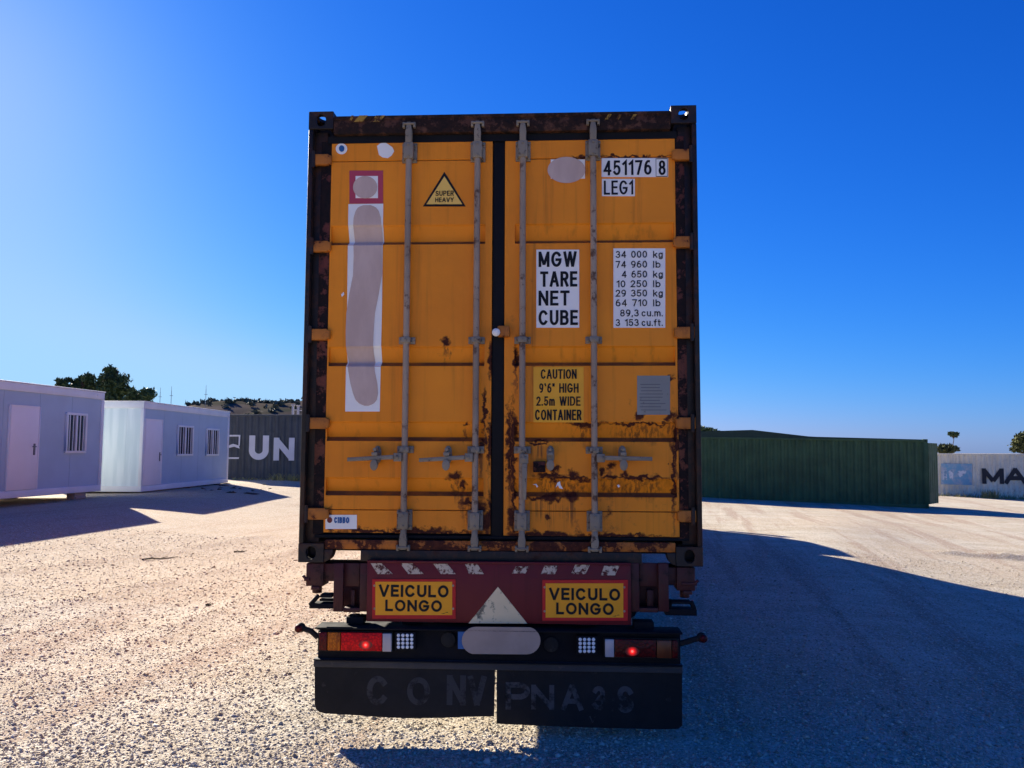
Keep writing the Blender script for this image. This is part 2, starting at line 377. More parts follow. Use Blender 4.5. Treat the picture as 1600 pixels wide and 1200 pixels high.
def ground_mat():
    s = NT('gravel_ground')
    o = s.obj()
    big = s.noise(.16, 5, .6); mid = s.noise(.9, 6, .65, s.mapv((.45, 1.3, 1)))
    fine = s.noise(55, 5, .7); grit = s.noise(160, 3, .6)
    trk = s.noise(1.0, 5, .6, s.mapv((.12, 1.1, 1), (0, 0, 0)))
    rut = s.noise(1.0, 5, .62, s.mapv((.09, 1.5, 1), (0, 0, 0), None, R(-79))); rut2 = s.noise(1.0, 4, .6, s.mapv((.16, 3.2, 1), (5, 2, 0), None, R(-76)))
    blot = s.noise(.42, 6, .68); spk = s.noise(5.5, 6, .7)
    c = s.mix(s.ramp(mid, .35, .66), (.43, .355, .250), (.55, .49, .380))
    c = s.mix(s.math('MULTIPLY', s.ramp(big, .44, .60), .8), c, (.485, .39, .275))
    c = s.mix(s.math('MULTIPLY', s.ramp(blot, .50, .64), .6), c, (.58, .535, .43))
    c = s.mix(s.math('MULTIPLY', s.ramp(rut, .50, .60), .8), c, (.37, .265, .185))
    c = s.mix(s.math('MULTIPLY', s.ramp(rut2, .56, .70), .5), c, (.63, .55, .43))
    c = s.mix(s.math('MULTIPLY', s.ramp(spk, .54, .72), .5), c, (.31, .245, .185))
    c = s.mix(s.math('MULTIPLY', s.ramp(s.noise(2.1, 7, .72), .50, .66), .5), c, (.33, .275, .21))
    c = s.mix(s.math('MULTIPLY', s.ramp(s.noise(15, 5, .7), .54, .68), .4), c, (.66, .62, .53))
    sp_ = s.n('ShaderNodeSeparateXYZ'); s.set(sp_.inputs[0], o)
    soil = s.math('MULTIPLY', s.ramp(s.math('ADD', sp_.outputs[1], s.math('MULTIPLY', s.noise(.35, 5, .65), 7.0)), 11.5, 13.5), s.ramp(s.math('ADD', sp_.outputs[0], s.math('MULTIPLY', s.noise(.3, 4, .6), 4.0)), -1.0, 1.6, 1, 0))
    c = s.mix(s.math('MULTIPLY', soil, .55), c, (.45, .33, .215))
    vor = s.voro(60, None, 'F1'); vc = s.n('ShaderNodeTexVoronoi'); s.set(vc.inputs['Vector'], o); vc.inputs['Scale'].default_value = 60
    sep = s.n('ShaderNodeSeparateColor'); s.set(sep.inputs[0], vc.outputs['Color'])
    c = s.mix(s.math('MULTIPLY', s.ramp(sep.outputs[0], .72, .95), .55), c, (.74, .70, .64))
    c = s.mix(s.math('MULTIPLY', s.ramp(sep.outputs[1], .80, .95), .6), c, (.20, .165, .14))
    c = s.mix(s.math('MULTIPLY', s.ramp(fine, .56, .74), .45), c, (.24, .19, .155))
    h = s.math('ADD', s.math('MULTIPLY', s.math('SUBTRACT', 1.0, vor), .8), s.math('ADD', s.math('MULTIPLY', fine, .7), s.math('MULTIPLY', grit, .3)))
    h = s.math('ADD', h, s.math('MULTIPLY', s.noise(9, 5, .6), 1.2))
    s.bump(h, .65, .014)
    return s.fin(c, .95, 0, .15)
GM = ground_mat()
def axis(fine0, fine1, step, lo, hi, growth=1.12):
    a = list(np.arange(fine0, fine1 + 1e-6, step)); d = step
    while a[-1] < hi: d *= growth; a.append(a[-1] + d)
    d = step
    while a[0] > lo: d *= growth; a.insert(0, a[0] - d)
    return np.array(a)
gx = axis(-13, 13, .13, -900, 900); gy = axis(3, 18, .11, -40, 1200)
XX, YY = np.meshgrid(gx, gy); ZZ = gz(XX, YY)
nx, ny = len(gx), len(gy)
idx = np.arange(nx * ny).reshape(ny, nx)
gf = np.stack([idx[:-1, :-1], idx[:-1, 1:], idx[1:, 1:], idx[1:, :-1]], -1).reshape(-1, 4)
ground = np_mesh('ground', np.stack([XX, YY, ZZ], -1).reshape(-1, 3), gf, GM)
ground.data.shade_smooth(); struct(ground)

def gravel():
    s = NT('gravel_stones')
    gi = s.n('ShaderNodeNewGeometry').outputs['Random Per Island']
    n = s.n('ShaderNodeValToRGB'); s.set(n.inputs[0], gi); e = n.color_ramp.elements
    e[0].color = (.28, .225, .165, 1); e[1].color = (.67, .62, .51, 1); e.new(.22).color = (.44, .365, .265, 1); e.new(.6).color = (.54, .475, .37, 1)
    m = s.fin(n.outputs[0], .9, 0, .15)
    n_ = 120000
    Y = 4.3 + 10.5 * rng.random(n_) ** 1.9; X = (rng.random(n_) * 2 - 1) * (Y * .68 + .3)
    r = np.clip(.0052 * np.exp(rng.normal(0, .45, n_)), .0025, .018)
    r *= np.where(rng.random(n_) < .012, 1.8, 1)
    Z = gz(X, Y) + r * .15
    oc = np.array([(1, 0, 0), (-1, 0, 0), (0, 1, 0), (0, -1, 0), (0, 0, 1), (0, 0, -1)], float)
    V = oc[None] * (1 + rng.uniform(-.35, .35, (n_, 6, 1))) + rng.normal(0, .22, (n_, 6, 3))
    V *= r[:, None, None] * np.array([1.15, 1.0, .75])
    a = rng.uniform(0, 6.28, n_); ca, sa = np.cos(a)[:, None], np.sin(a)[:, None]
    V = np.stack([V[..., 0] * ca - V[..., 1] * sa, V[..., 0] * sa + V[..., 1] * ca, V[..., 2]], -1) + np.stack([X, Y, Z], -1)[:, None]
    fo = np.array([(0, 2, 4), (2, 1, 4), (1, 3, 4), (3, 0, 4), (2, 0, 5), (1, 2, 5), (3, 1, 5), (0, 3, 5)])
    Fc = (fo[None] + 6 * np.arange(n_)[:, None, None]).reshape(-1, 3)
    o = np_mesh('gravel', V.reshape(-1, 3), Fc, m)
    tag(o, 'loose pale gravel stones scattered over the yard in the foreground', 'gravel', kind='stuff')
gravel()

def rubble():
    n_ = 70; px = rng.uniform(175, 425, n_); Y = rng.uniform(24.5, 30, n_); X = (px - 800) / F * Y; r = rng.uniform(.03, .11, n_)
    oc = np.array([(1, 0, 0), (-1, 0, 0), (0, 1, 0), (0, -1, 0), (0, 0, 1), (0, 0, -1)], float)
    V = oc[None] * (1 + rng.uniform(-.4, .4, (n_, 6, 1))) + rng.normal(0, .25, (n_, 6, 3)); V *= r[:, None, None] * np.array([1.6, 1.2, .45]); V += np.stack([X, Y, gz(X, Y) + r * .12], -1)[:, None]
    fo = np.array([(0, 2, 4), (2, 1, 4), (1, 3, 4), (3, 0, 4), (2, 0, 5), (1, 2, 5), (3, 1, 5), (0, 3, 5)]); Fc = (fo[None] + 6 * np.arange(n_)[:, None, None]).reshape(-1, 3)
    s = NT('dark_clods'); m = s.fin(s.mix(s.noise(3), (.05, .04, .032), (.10, .08, .065)), .95, 0, .1)
    tag(np_mesh('rubble', V.reshape(-1, 3), Fc, m), 'dark clods and rubble lying on the shaded ground beside the farther cabin', 'rubble', kind='stuff')
rubble()

def hill_mat():
    s = NT('dry_hillside')
    n = s.noise(.035, 6, .6); m = s.noise(.012, 4, .5, s.mapv((.6, 1, 3)))
    c = s.mix(s.ramp(n, .4, .62), (.105, .086, .074), (.065, .068, .05))
    c = s.mix(s.ramp(m, .55, .66), c, (.19, .16, .14))
    return s.fin(c, 1.0, 0, 0.0)
def hills():
    px = np.linspace(150, 1290, 150)
    xs = (px - 800) / F * 300
    prof = np.interp(px, [150, 250, 310, 345, 395, 430, 480, 700, 1000, 1120, 1290], [690, 655, 637, 633, 629, 632, 631, 640, 660, 690, 715])
    top = (706 - prof) / F * 300 + CH - .6 + .7 * snoise(xs * .22, xs * 0, 8)
    rows = 16; V = []
    for j in range(rows):
        t = j / (rows - 1)
        V.append(np.stack([xs, 190 + 110 * t + 0 * xs, -2 + (top + 2) * ss(t) + .5 * snoise(xs * .2, 0 * xs + t * 12, 5)], -1))
    for j in range(6):
        t = (j + 1) / 6
        V.append(np.stack([xs, 300 + 200 * t + 0 * xs, -2 + (top + 2) * (1 - t * t)], -1))
    n = len(xs); rw = len(V); ii = np.arange(n * rw).reshape(rw, n)
    f = np.stack([ii[:-1, :-1], ii[:-1, 1:], ii[1:, 1:], ii[1:, :-1]], -1).reshape(-1, 4)
    global HILLV
    HILLV = np.stack(V[2:16])
    o = np_mesh('hills', np.concatenate(V), f, hill_mat()); o.data.shade_smooth(); struct(o)
hills()

# ------------------------------------------------------------------ materials shared by things
pu = lambda x, y: P(x, y, .045)
def pt(x, y, ru, rv): a = pu(x, y); return (a[0], a[1], ru * .004, rv * .004)
LP = [pt(766, 800, 5, 28), pt(757, 640, 3, 30), pt(640, 831, 110, 3), pt(516, 815, 4, 20), pt(735, 785, 16, 6), pt(757, 690, 4, 8), pt(712, 744, 11, 6), pt(697, 534, 6, 7), pt(722, 760, 5, 10), pt(745, 800, 14, 25), pt(755, 818, 16, 16), pt(660, 829, 40, 6), pt(575, 830, 40, 4), pt(752, 700, 5, 12), pt(728, 660, 3, 3), pt(768, 560, 4, 30), pt(766, 690, 4, 40)]
RP = [pt(801, 700, 4, 70), pt(800, 810, 6, 24), pt(1052, 735, 3, 50), pt(850, 836, 55, 4), pt(960, 838, 70, 3), pt(1056, 690, 4, 40), pt(940, 735, 5, 4), pt(885, 748, 40, 2.5), pt(1000, 746, 45, 2.5), pt(840, 690, 20, 2), pt(850, 779, 35, 3), pt(860, 743, 22, 4), pt(895, 742, 9, 7), pt(868, 736, 6, 7), pt(857, 778, 15, 7), pt(893, 775, 10, 9), pt(953, 729, 6, 6), pt(978, 740, 6, 6), pt(955, 745, 14, 4), pt(1005, 747, 26, 3), pt(915, 662, 26, 4),
      pt(803, 668, 5, 18), pt(803, 780, 4, 25), pt(795, 700, 4, 60), pt(855, 806, 4, 4), pt(998, 650, 6, 7), pt(1047, 651, 6, 7), pt(912, 246, 16, 3), pt(990, 245, 60, 2), pt(820, 835, 30, 5), pt(1047, 590, 4, 5), pt(806, 560, 4, 22), pt(1000, 662, 50, 2), pt(1068, 800, 6, 14)]
ORANGE = (.95, .28, .008)
GR = [(350, 381), (541, 572), (659, 690), (747, 776)]
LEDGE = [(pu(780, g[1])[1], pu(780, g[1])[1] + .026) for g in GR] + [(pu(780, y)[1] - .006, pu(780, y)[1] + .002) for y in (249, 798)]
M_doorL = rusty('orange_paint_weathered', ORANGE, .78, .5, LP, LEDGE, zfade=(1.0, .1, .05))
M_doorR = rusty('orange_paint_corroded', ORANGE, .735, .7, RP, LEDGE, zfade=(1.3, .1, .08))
M_orange = rusty('orange_paint_side', (.58, .185, .012), .72, .5)
M_lug = rusty('orange_hinge_paint', (.52, .17, .02), .60, .4)
M_sillo = rusty('orange_sill_paint', (.55, .16, .014), .45, .5)
M_post = rusty('dark_rusted_steel', (.018, .014, .012), .56, .4, rust=(.035, .014, .009), rust2=(.075, .028, .014), edge=.15)
M_stile = rusty('maroon_rusted_edge', (.16, .038, .018), .42, .4, rust=(.007, .006, .007), rust2=(.022, .010, .009), edge=.06)
M_header = rusty('header_rusted_steel', (.13, .046, .016), .40, .5, rust=(.010, .007, .007), rust2=(.034, .014, .009), edge=.12)
M_gasket = plain('black_rubber_gasket', (.008, .008, .010), .7, 0, .2)
M_galv = worn('galvanised_steel', (.36, .27, .185), .22, .55, .15, .54, (.12, .065, .04), 9, .12)
M_galvd = worn('dull_galvanised_steel', (.27, .225, .16), .2, .55, .15, .56, (.07, .045, .035), 20, .1)
M_white = worn('white_vinyl', (.93, .90, .82), .04, .5, 0, .72, (.45, .40, .36), 9, .02)
M_ink = plain('black_lettering', (.012, .012, .014), .6, 0, .2)
M_yel = worn('yellow_vinyl', (.98, .45, .025), .05, .5, 0, .74, (.45, .22, .05), 9, .02)
M_pink = worn('magenta_vinyl', (.48, .06, .10), .08, .6, 0, .74, (.2, .06, .05), 9, .02)
M_redact = NT('redaction_mauve'); _n = M_redact.noise(3, 5, .6, M_redact.mapv((3, 3, 1))); M_redact = M_redact.fin(M_redact.mix(M_redact.ramp(_n, .3, .7), (.56, .41, .34), (.66, .50, .42)), .8, 0, .1)  # mauve stand-in for redaction blur, not a real print
M_blue = plain('blue_print', (.02, .12, .33), .5)
M_alu = worn('grey_data_plate', (.30, .29, .25), .15, .45, .2, .6, (.12, .10, .08), 25, .1)
M_maroon = rusty('maroon_chassis_paint', (.135, .008, .013), .70, .4, rust=(.03, .012, .010), rust2=(.075, .025, .016), edge=.12)
M_maroond = rusty('dirty_maroon_chassis_paint', (.070, .012, .012), .55, .4, rust=(.016, .012, .010), rust2=(.045, .022, .016), edge=.15)
M_black = worn('black_chassis_steel', (.010, .010, .012), .2, .8, 0, .64, (.035, .030, .028), 9, .08, .15)
M_rub = worn('black_rubber', (.017, .016, .015), .2, .75, 0, .6, (.045, .04, .036), 7, .1, .25)
M_strip = worn('scuffed_grey_rubber', (.05, .047, .045), .25, .7, 0, .6, (.10, .085, .075), 12, .1)
def lens(name, a, b, rough=.3):
    t_ = NT(name); v_ = t_.voro(70); w_ = t_.noise(9, 4)
    t_.bump(t_.math('ADD', v_, t_.math('MULTIPLY', w_, .6)), .5, .004)
    return t_.fin(t_.mix(t_.ramp(t_.math('ADD', t_.math('MULTIPLY', v_, .6), t_.math('MULTIPLY', w_, .7)), .35, .85), a, b), rough, 0, .2)
M_redl = lens('red_lamp_lens', (.98, .005, .008), (.50, .002, .006), .5)
M_dred = lens('dark_red_lens', (.14, .004, .004), (.05, .003, .003))
M_amb = lens('amber_lamp_lens', (.60, .16, .006), (.34, .07, .004))
M_clear = plain('clear_lamp_lens', (.50, .45, .44), .2, 0, .6)
M_lit = glow('lit_red_lamp', (1.0, .015, .012), 6.0)
M_led = plain('white_light_diodes', (.85, .87, .85), .2, 0, .7)
M_signred = worn('red_sign_border', (.55, .008, .010), .08, .45, 0, .75)
M_plate = plain('redacted_plate_taupe', (.42, .32, .25), .6, 0, .2)
M_worn = NT('worn_cream_paint')
_n = M_worn.noise(34, 7, .75); M_worn = M_worn.fin(M_worn.mix(M_worn.ramp(_n, .49, .56), (.60, .50, .37), (.10, .025, .022)), .8, 0, .2)
M_wornhdr = NT('worn_yellow_hazard_paint')
_n = M_wornhdr.noise(22, 7, .75); M_wornhdr = M_wornhdr.fin(M_wornhdr.mix(M_wornhdr.ramp(_n, .44, .58), (.42, .25, .05), (.06, .022, .016)), .8, 0, .2)
M_tri = worn('weathered_grey_reflector', (.80, .64, .36), .16, .6, 0, .53, (.20, .17, .11), 13, .05)
M_faint = NT('faint_worn_white_paint')
_n = M_faint.noise(9, 8, .75); M_faint = M_faint.fin(M_faint.mix(M_faint.ramp(_n, .42, .60), (.085, .08, .078), (.017, .016, .015)), .75, 0, .2)

# ------------------------------------------------------------------ corrugated shipping containers
def corr_x(mb, x0, x1, z0, z1, y, depth, pitch=.28, sign=1):
    """vertical trapezoid corrugation along x, face at y, hollows going to y + sign*depth"""
    n = max(2, int(round((x1 - x0) / pitch))); p = (x1 - x0) / n; pts = []
    for i in range(n):
        a = x0 + i * p
        pts += [(a, 0), (a + .26 * p, 0), (a + .5 * p, 1), (a + .76 * p, 1)]
    pts.append((x1, 0))
    vs = [(x, y + sign * depth * d, z) for x, d in pts for z in (z0, z1)]
    mb.add(vs, [(2 * i, 2 * i + 2, 2 * i + 3, 2 * i + 1) for i in range(len(pts) - 1)])
def corr_y(mb, y0, y1, z0, z1, x, depth, pitch=.28, sign=1):
    t = MB(); corr_x(t, y0, y1, z0, z1, 0, depth, pitch, 1)
    mb.add([(x + sign * b, a, c) for a, b, c in t.v], t.f)

def casting(mb, x, y, z, sx, sy, top):
    """corner fitting with holes: outer corner at x,y ; sx, sy point inwards"""
    Wc, Lc, Hc, t = .162, .178, .118, .026
    xa, xb = sorted((x, x + sx * Wc)); ya, yb = sorted((y, y + sy * Lc))
    z0 = z
    fy = ya if sy > 0 else yb - t                 # end plate
    mb.plate_hole((xa, fy + t, z0), (1, 0, 0), (0, 0, 1), Wc, Hc, t, .032, .040) 
    fx = xa if sx > 0 else xb - t                 # side plate
    mb.plate_hole((fx, ya + t, z0), (0, 1, 0), (0, 0, 1), Lc - 2 * t, Hc, t, .045, .036)
    pz = z0 + Hc - t if top else z0               # top or bottom plate
    mb.plate_hole((xa + t, ya + t, pz), (1, 0, 0), (0, 1, 0), Wc - 2 * t, Lc - 2 * t, t, .036, .058)
    bx = xb - t if sx > 0 else xa
    mb.box(bx, bx + t, ya + t, yb - t, z0, z0 + Hc)
    by = yb - t if sy > 0 else ya
    mb.box(xa, xb, by, by + t, z0, z0 + Hc)

def yard_container(name, label, loc, rz, L, H, m_side, m_rail, m_roof, ncorr=.28, roof_bulge=0.0, group=None, depth=.05):
    """plain container whose long side faces local -y; origin at the middle of that side's foot"""
    W = 2.438
    t = thing(name, label, 'container', loc, rz, group)
    x0, x1 = -L / 2, L / 2
    mb = MB(); corr_x(mb, x0 + .15, x1 - .15, .15, H - .10, .02, depth, ncorr); mb.build('side_panel', m_side, t, smooth=20)
    mb = MB(); corr_x(mb, x0 + .15, x1 - .15, .15, H - .10, W - .02, depth, ncorr, -1); mb.build('side_panel', m_side, t, smooth=20)
    mb = MB(); corr_y(mb, .15, W - .15, .15, H - .10, x0 + .03, depth, ncorr); mb.build('end_panel', m_side, t, smooth=20)
    mb = MB(); corr_y(mb, .15, W - .15, .15, H - .10, x1 - .03, depth, ncorr, -1); mb.build('end_panel', m_side, t, smooth=20)
    mb = MB()
    for y in (0, W - .07): mb.box(x0 + .16, x1 - .16, y, y + .07, H - .10, H - .02)
    for x in (x0, x1 - .07): mb.box(x, x + .07, .162, W - .162, H - .10, H - .02)
    mb.build('top_rail', m_rail, t, .006)
    mb = MB()
    for y in (0, W - .06): mb.box(x0 + .16, x1 - .16, y, y + .06, .02, .15)
    for x in (x0, x1 - .06): mb.box(x, x + .06, .162, W - .162, .02, .15)
    mb.build('bottom_rail', m_rail, t, .006)
    for x, sx in ((x0, 1), (x1, -1)):
        for y, sy in ((0, 1), (W, -1)):
            xa, xb = sorted((x, x + sx * .15)); ya, yb = sorted((y, y + sy * .15))
            mb = MB(); mb.box(xa + .004, xb, ya + .004, yb, .118, H - .118); mb.build('corner_post', m_rail, t, .01)
            mb = MB(); casting(mb, x, y, 0, sx, sy, False); casting(mb, x, y, H - .118, sx, sy, True); mb.build('corner_casting', m_rail, t)
    if roof_bulge:
        n = 40; vs = []; c_ = roof_bulge
        for i in range(n + 1):
            x = x0 + .02 + (L - .04) * i / n
            for y in (.02, W / 2, W - .02): vs.append((x, y, H - .015 + float(np.interp(x, [x0] + c_[0] + [x1], [0] + c_[1] + [0]))))
        vs2 = [(a, b, H - .09) for a, b, _ in vs]
        fs = [(3 * i + j, 3 * i + 3 + j, 3 * i + 4 + j, 3 * i + 1 + j) for i in range(n) for j in (0, 1)]
        k = len(vs); sk = [(3 * i, 3 * i + k, 3 * i + 3 + k, 3 * i + 3) for i in range(n)] + [(3 * i + 2, 3 * i + 5, 3 * i + 5 + k, 3 * i + 2 + k) for i in range(n)]
        mb = MB(); mb.add(vs + vs2, fs + sk + [(0, 1, 1 + k, k), (1, 2, 2 + k, 1 + k)]); mb.build('roof', m_roof, t, smooth=0)
    else:
        mb = MB(); mb.box(x0 + .07, x1 - .07, .07, W - .07, H - .06, H - .03); mb.build('roof', m_roof, t)
    mb = MB(); mb.box(x0 + .07, x1 - .07, .06, W - .06, .05, .14); mb.build('floor', m_rail, t)
    return t

# ------------------------------------------------------------------ the orange container on the trailer
CW, CL, CHH = 2.5, 13.716, 2.896
box = thing('shipping_container', 'weathered orange high-cube container with rusty double doors, loaded on the maroon trailer', 'container', CORG, CYAW)
HW = CW / 2
mb = MB(); corr_y(mb, .19, CL - .16, .16, CHH - .09, -HW + .02, .036, .28); mb.build('side_panel', M_orange, box, smooth=20)
mb = MB(); corr_y(mb, .19, CL - .16, .16, CHH - .09, HW - .02, .036, .28, -1); mb.build('side_panel', M_orange, box, smooth=20)
mb = MB(); corr_x(mb, -HW + .15, HW - .15, .16, CHH - .09, CL - .02, .036, .25, -1); mb.build('front_panel', M_orange, box, smooth=20)
mb = MB(); mb.box(-HW + .05, HW - .05, .19, CL - .19, CHH - .05, CHH - .02); mb.build('roof', M_orange, box)
mb = MB()
for sgn in (-1, 1): mb.box(sgn * HW, sgn * (HW - .07), .178, CL - .178, CHH - .10, CHH - .015)
mb.build('top_rail', M_post, box, .006)
mb = MB()
for sgn in (-1, 1): mb.box(sgn * HW, sgn * (HW - .06), .178, CL - .178, .02, .17)
mb.build('bottom_rail', M_post, box, .006)
mb = MB()
for i in range(40): yb = .45 + i * (CL - .7) / 39; mb.box(-HW + .065, HW - .065, yb, yb + .05, .02, .13)
mb.box(-HW + .065, HW - .065, .2, CL - .1, .131, .16)
mb.build('floor_beams', M_black, box)
for sx in (-1, 1):
    for y, sy in ((0, 1), (CL, -1)):
        for z, top in ((0, False), (CHH - .118, True)):
            mb = MB(); casting(mb, sx * HW, y, z, -sx, sy, top); mb.build('corner_casting', M_post, box, .004, 1)
# posts: a flange outside, a dark hollow for the hinges inside it
for sx in (-1, 1):
    mb = MB()
    mb.box(sx * HW, sx * (HW - .030), .004, .16, .119, CHH - .119)
    mb.box(sx * (HW - .030), sx * (HW - .115), .055, .155, .119, CHH - .119)
    mb.build('corner_post', M_post, box, .005)
    mb = MB(); mb.box(sx * HW, sx * (HW - .15), CL - .15, CL - .004, .119, CHH - .119); mb.build('corner_post', M_post, box, .006)
# header and sill
hz0 = P(780, 205, .0)[1]; hz1 = P(780, 178, .0)[1]
mb = MB(); mb.box(-HW + .163, HW - .163, .006, .11, hz0, hz1)
mb.box(-HW + .163, HW - .163, .0, .02, hz1 - .022, hz1 + .004)
hdr = mb.build('header', M_header, box, .005)
mb = MB()
for (a, b) in ((553, 575), (579, 602), (545, 553), (945, 956), (962, 972), (985, 995)):
    u0, u1 = P(a, 190, .003)[0], P(b, 190, .003)[0]; z0, z1 = P(a, 191 if b < 700 else 187, .003)[1], P(a, 181 if b < 700 else 179, .003)[1]
    k = .035
    k = min(k, (u1 - u0) * .5)
    mb = MB(); mb.add([(u0, -.002, z0), (u1 - k, -.002, z0), (u1, -.002, z1), (u0 + k, -.002, z1)], [(0, 1, 2, 3)]); mb.build('hazard_stripe', M_wornhdr, hdr, smooth=0)
sz0, sz1 = P(780, 861, .0)[1], P(780, 846, .0)[1]
ua, ub = P(563, 868, 0)[0], P(1003, 868, 0)[0]
mb = MB(); mb.box(-HW + .163, HW - .163, .012, .13, sz0, sz1); sill = mb.build('sill', M_sillo, box, .005)
mb = MB(); mb.box(ua, ub, .004, .10, .010, sz0 - .002)
for s_, e in ((-1, -HW + .163), (1, HW - .163)):      # rounded gusset beside the fitting
    pts = [(e, sz0 - .002), (e, .004)] + [(e - s_ * (.055 + .0) * (math.sin(a)), .004 + (sz0 - .006) * (1 - math.cos(a))) for a in [R(x) for x in range(15, 91, 15)]]
    mb.prism(pts, .006, .09)
mb.build('sill_channel', M_post, sill, .003)
# opening behind the doors: black seal
mb = MB(); mb.box(-HW + .116, HW - .116, .095, .12, sz1 + .001, hz0 - .05); mb.box(-HW + .12, HW - .12, .04, .12, hz0 - .0495, hz0 - .002); mb.build('door_gasket', M_gasket, box)

YD = .045
def profile():
    pr = []
    seam = lambda y: [(P(780, y - 1.2, YD)[1], 0), (P(780, y, YD)[1], .008), (P(780, y + 1.2, YD)[1], 0)]
    ev = [('s', 249)] + [('g',) + g for g in GR] + [('s', 798)]
    for e in ev:
        if e[0] == 's': pr += seam(e[1])
        else:
            z1, z0 = P(780, e[1], YD)[1], P(780, e[2], YD)[1]
            pr += [(z1, 0), (z1 - .010, .010), (z0 + .026, .045), (z0, 0)]
    return pr
PROF = profile()
def prof_d(z):
    zs = [p[0] for p in PROF][::-1]; ds = [p[1] for p in PROF][::-1]
    return float(np.interp(z, zs, ds))
def door(xl, xr, yt, yb, inL, inR, m, stile):
    """xl.. in photo px; inL / inR where the corrugation starts and ends"""
    z1 = P((xl + xr) / 2, yt, YD)[1]; z0 = P((xl + xr) / 2, yb, YD)[1]
    U = [P(x, 530, YD)[0] for x in (xl, inL, inR, xr)]
    mb = MB()
    zz = [(z1, 0)] + PROF + [(z0, 0)]
    n = len(zz)
    vs = [(U[1], YD + d, z) for z, d in zz] + [(U[2], YD + d, z) for z, d in zz]
    fs = [(i, i + 1, n + i + 1, n + i) for i in range(n - 1)]
    mb.add(vs, fs)
    for a, b in ((U[0], U[1]), (U[2], U[3])):
        for i in range(n - 1): mb.add([(a, YD, zz[i][0]), (a, YD, zz[i + 1][0]), (b, YD, zz[i + 1][0]), (b, YD, zz[i][0])], [(0, 1, 2, 3)])
    for u in (U[1], U[2]):
        i = 0
        while i < n:
            if zz[i][1] > 0:
                j = i
                while zz[j][1] > 0: j += 1
                pts = [(u, YD + d, z) for z, d in zz[i - 1:j + 1]]; mb.add(pts, [tuple(range(len(pts)))]); i = j
            i += 1
    # edges of the leaf
    for (a, b) in ((z0, z0), (z1, z1)): mb.add([(U[0], YD, a), (U[3], YD, a), (U[3], YD + .048, a), (U[0], YD + .048, a)], [(0, 1, 2, 3)])
    for u in (U[0], U[3]): mb.add([(u, YD, z0), (u, YD, z1), (u, YD + .048, z1), (u, YD + .048, z0)], [(0, 1, 2, 3)])
    d = mb.build('door', m, box, smooth=0)
    mb = MB(); a, b = P(stile[0], 530, YD)[0], P(stile[1], 530, YD)[0]
    mb.box(a, b, YD + .004, YD + .03, z0 - .01, z1 + .0); mb.build('door_stile', M_stile, d, .004)
    return d, U, z0, z1
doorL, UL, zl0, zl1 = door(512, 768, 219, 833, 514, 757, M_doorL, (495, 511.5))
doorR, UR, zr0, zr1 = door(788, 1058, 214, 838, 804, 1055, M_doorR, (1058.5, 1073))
# rubber lip between and around the leaves
mb = MB(); mb.box(UL[3] + .003, UR[0] - .003, .056, .072, zl0 - .03, zl1 + .02)
mb.box(UL[0] - .06, UR[3] + .06, .058, .073, zr1 + .004, hz0 - .052)
mb.box(UL[0] - .06, UR[3] + .06, .050, .073, sz1 + .006, zr0 - .004)
mb.build('seal_lip', M_gasket, box, .004)
# hinges
for (xa, xb, ys) in ((478.5, 513, (248, 384, 522, 661, 803)), (1056, 1087, (240, 377, 519, 661, 807))):
    for k, y in enumerate(ys):
        sh = (480.5 - 478.5) * 0
        dx = (y - 520) / 330 * (-7 if xa < 800 else 5)
        u0, v = P(xa + dx, y, .0); u1 = P(xb + dx * .4, y, .0)[0]
        mb = MB(); h = .036
        mb.box(u0 + (.0 if xa < 800 else .012), u1 - (.012 if xa < 800 else 0), .010, .05, v - h, v + h)
        ue = u1 - .012 if xa < 800 else u0 + .012
        mb.cyl((ue, .03, v - h * .8), (ue, .03, v + h * .8), .018, 12)
        mb.build('hinge', M_lug, box, .006)
        mb = MB(); up_ = u0 + .02 if xa < 800 else u1 - .02
        mb.cyl((up_, .012, v - h - .018), (up_, .012, v + h + .018), .013, 10); mb.build('hinge_pin', M_post, box)
        bpy.data.objects[-1] if False else None

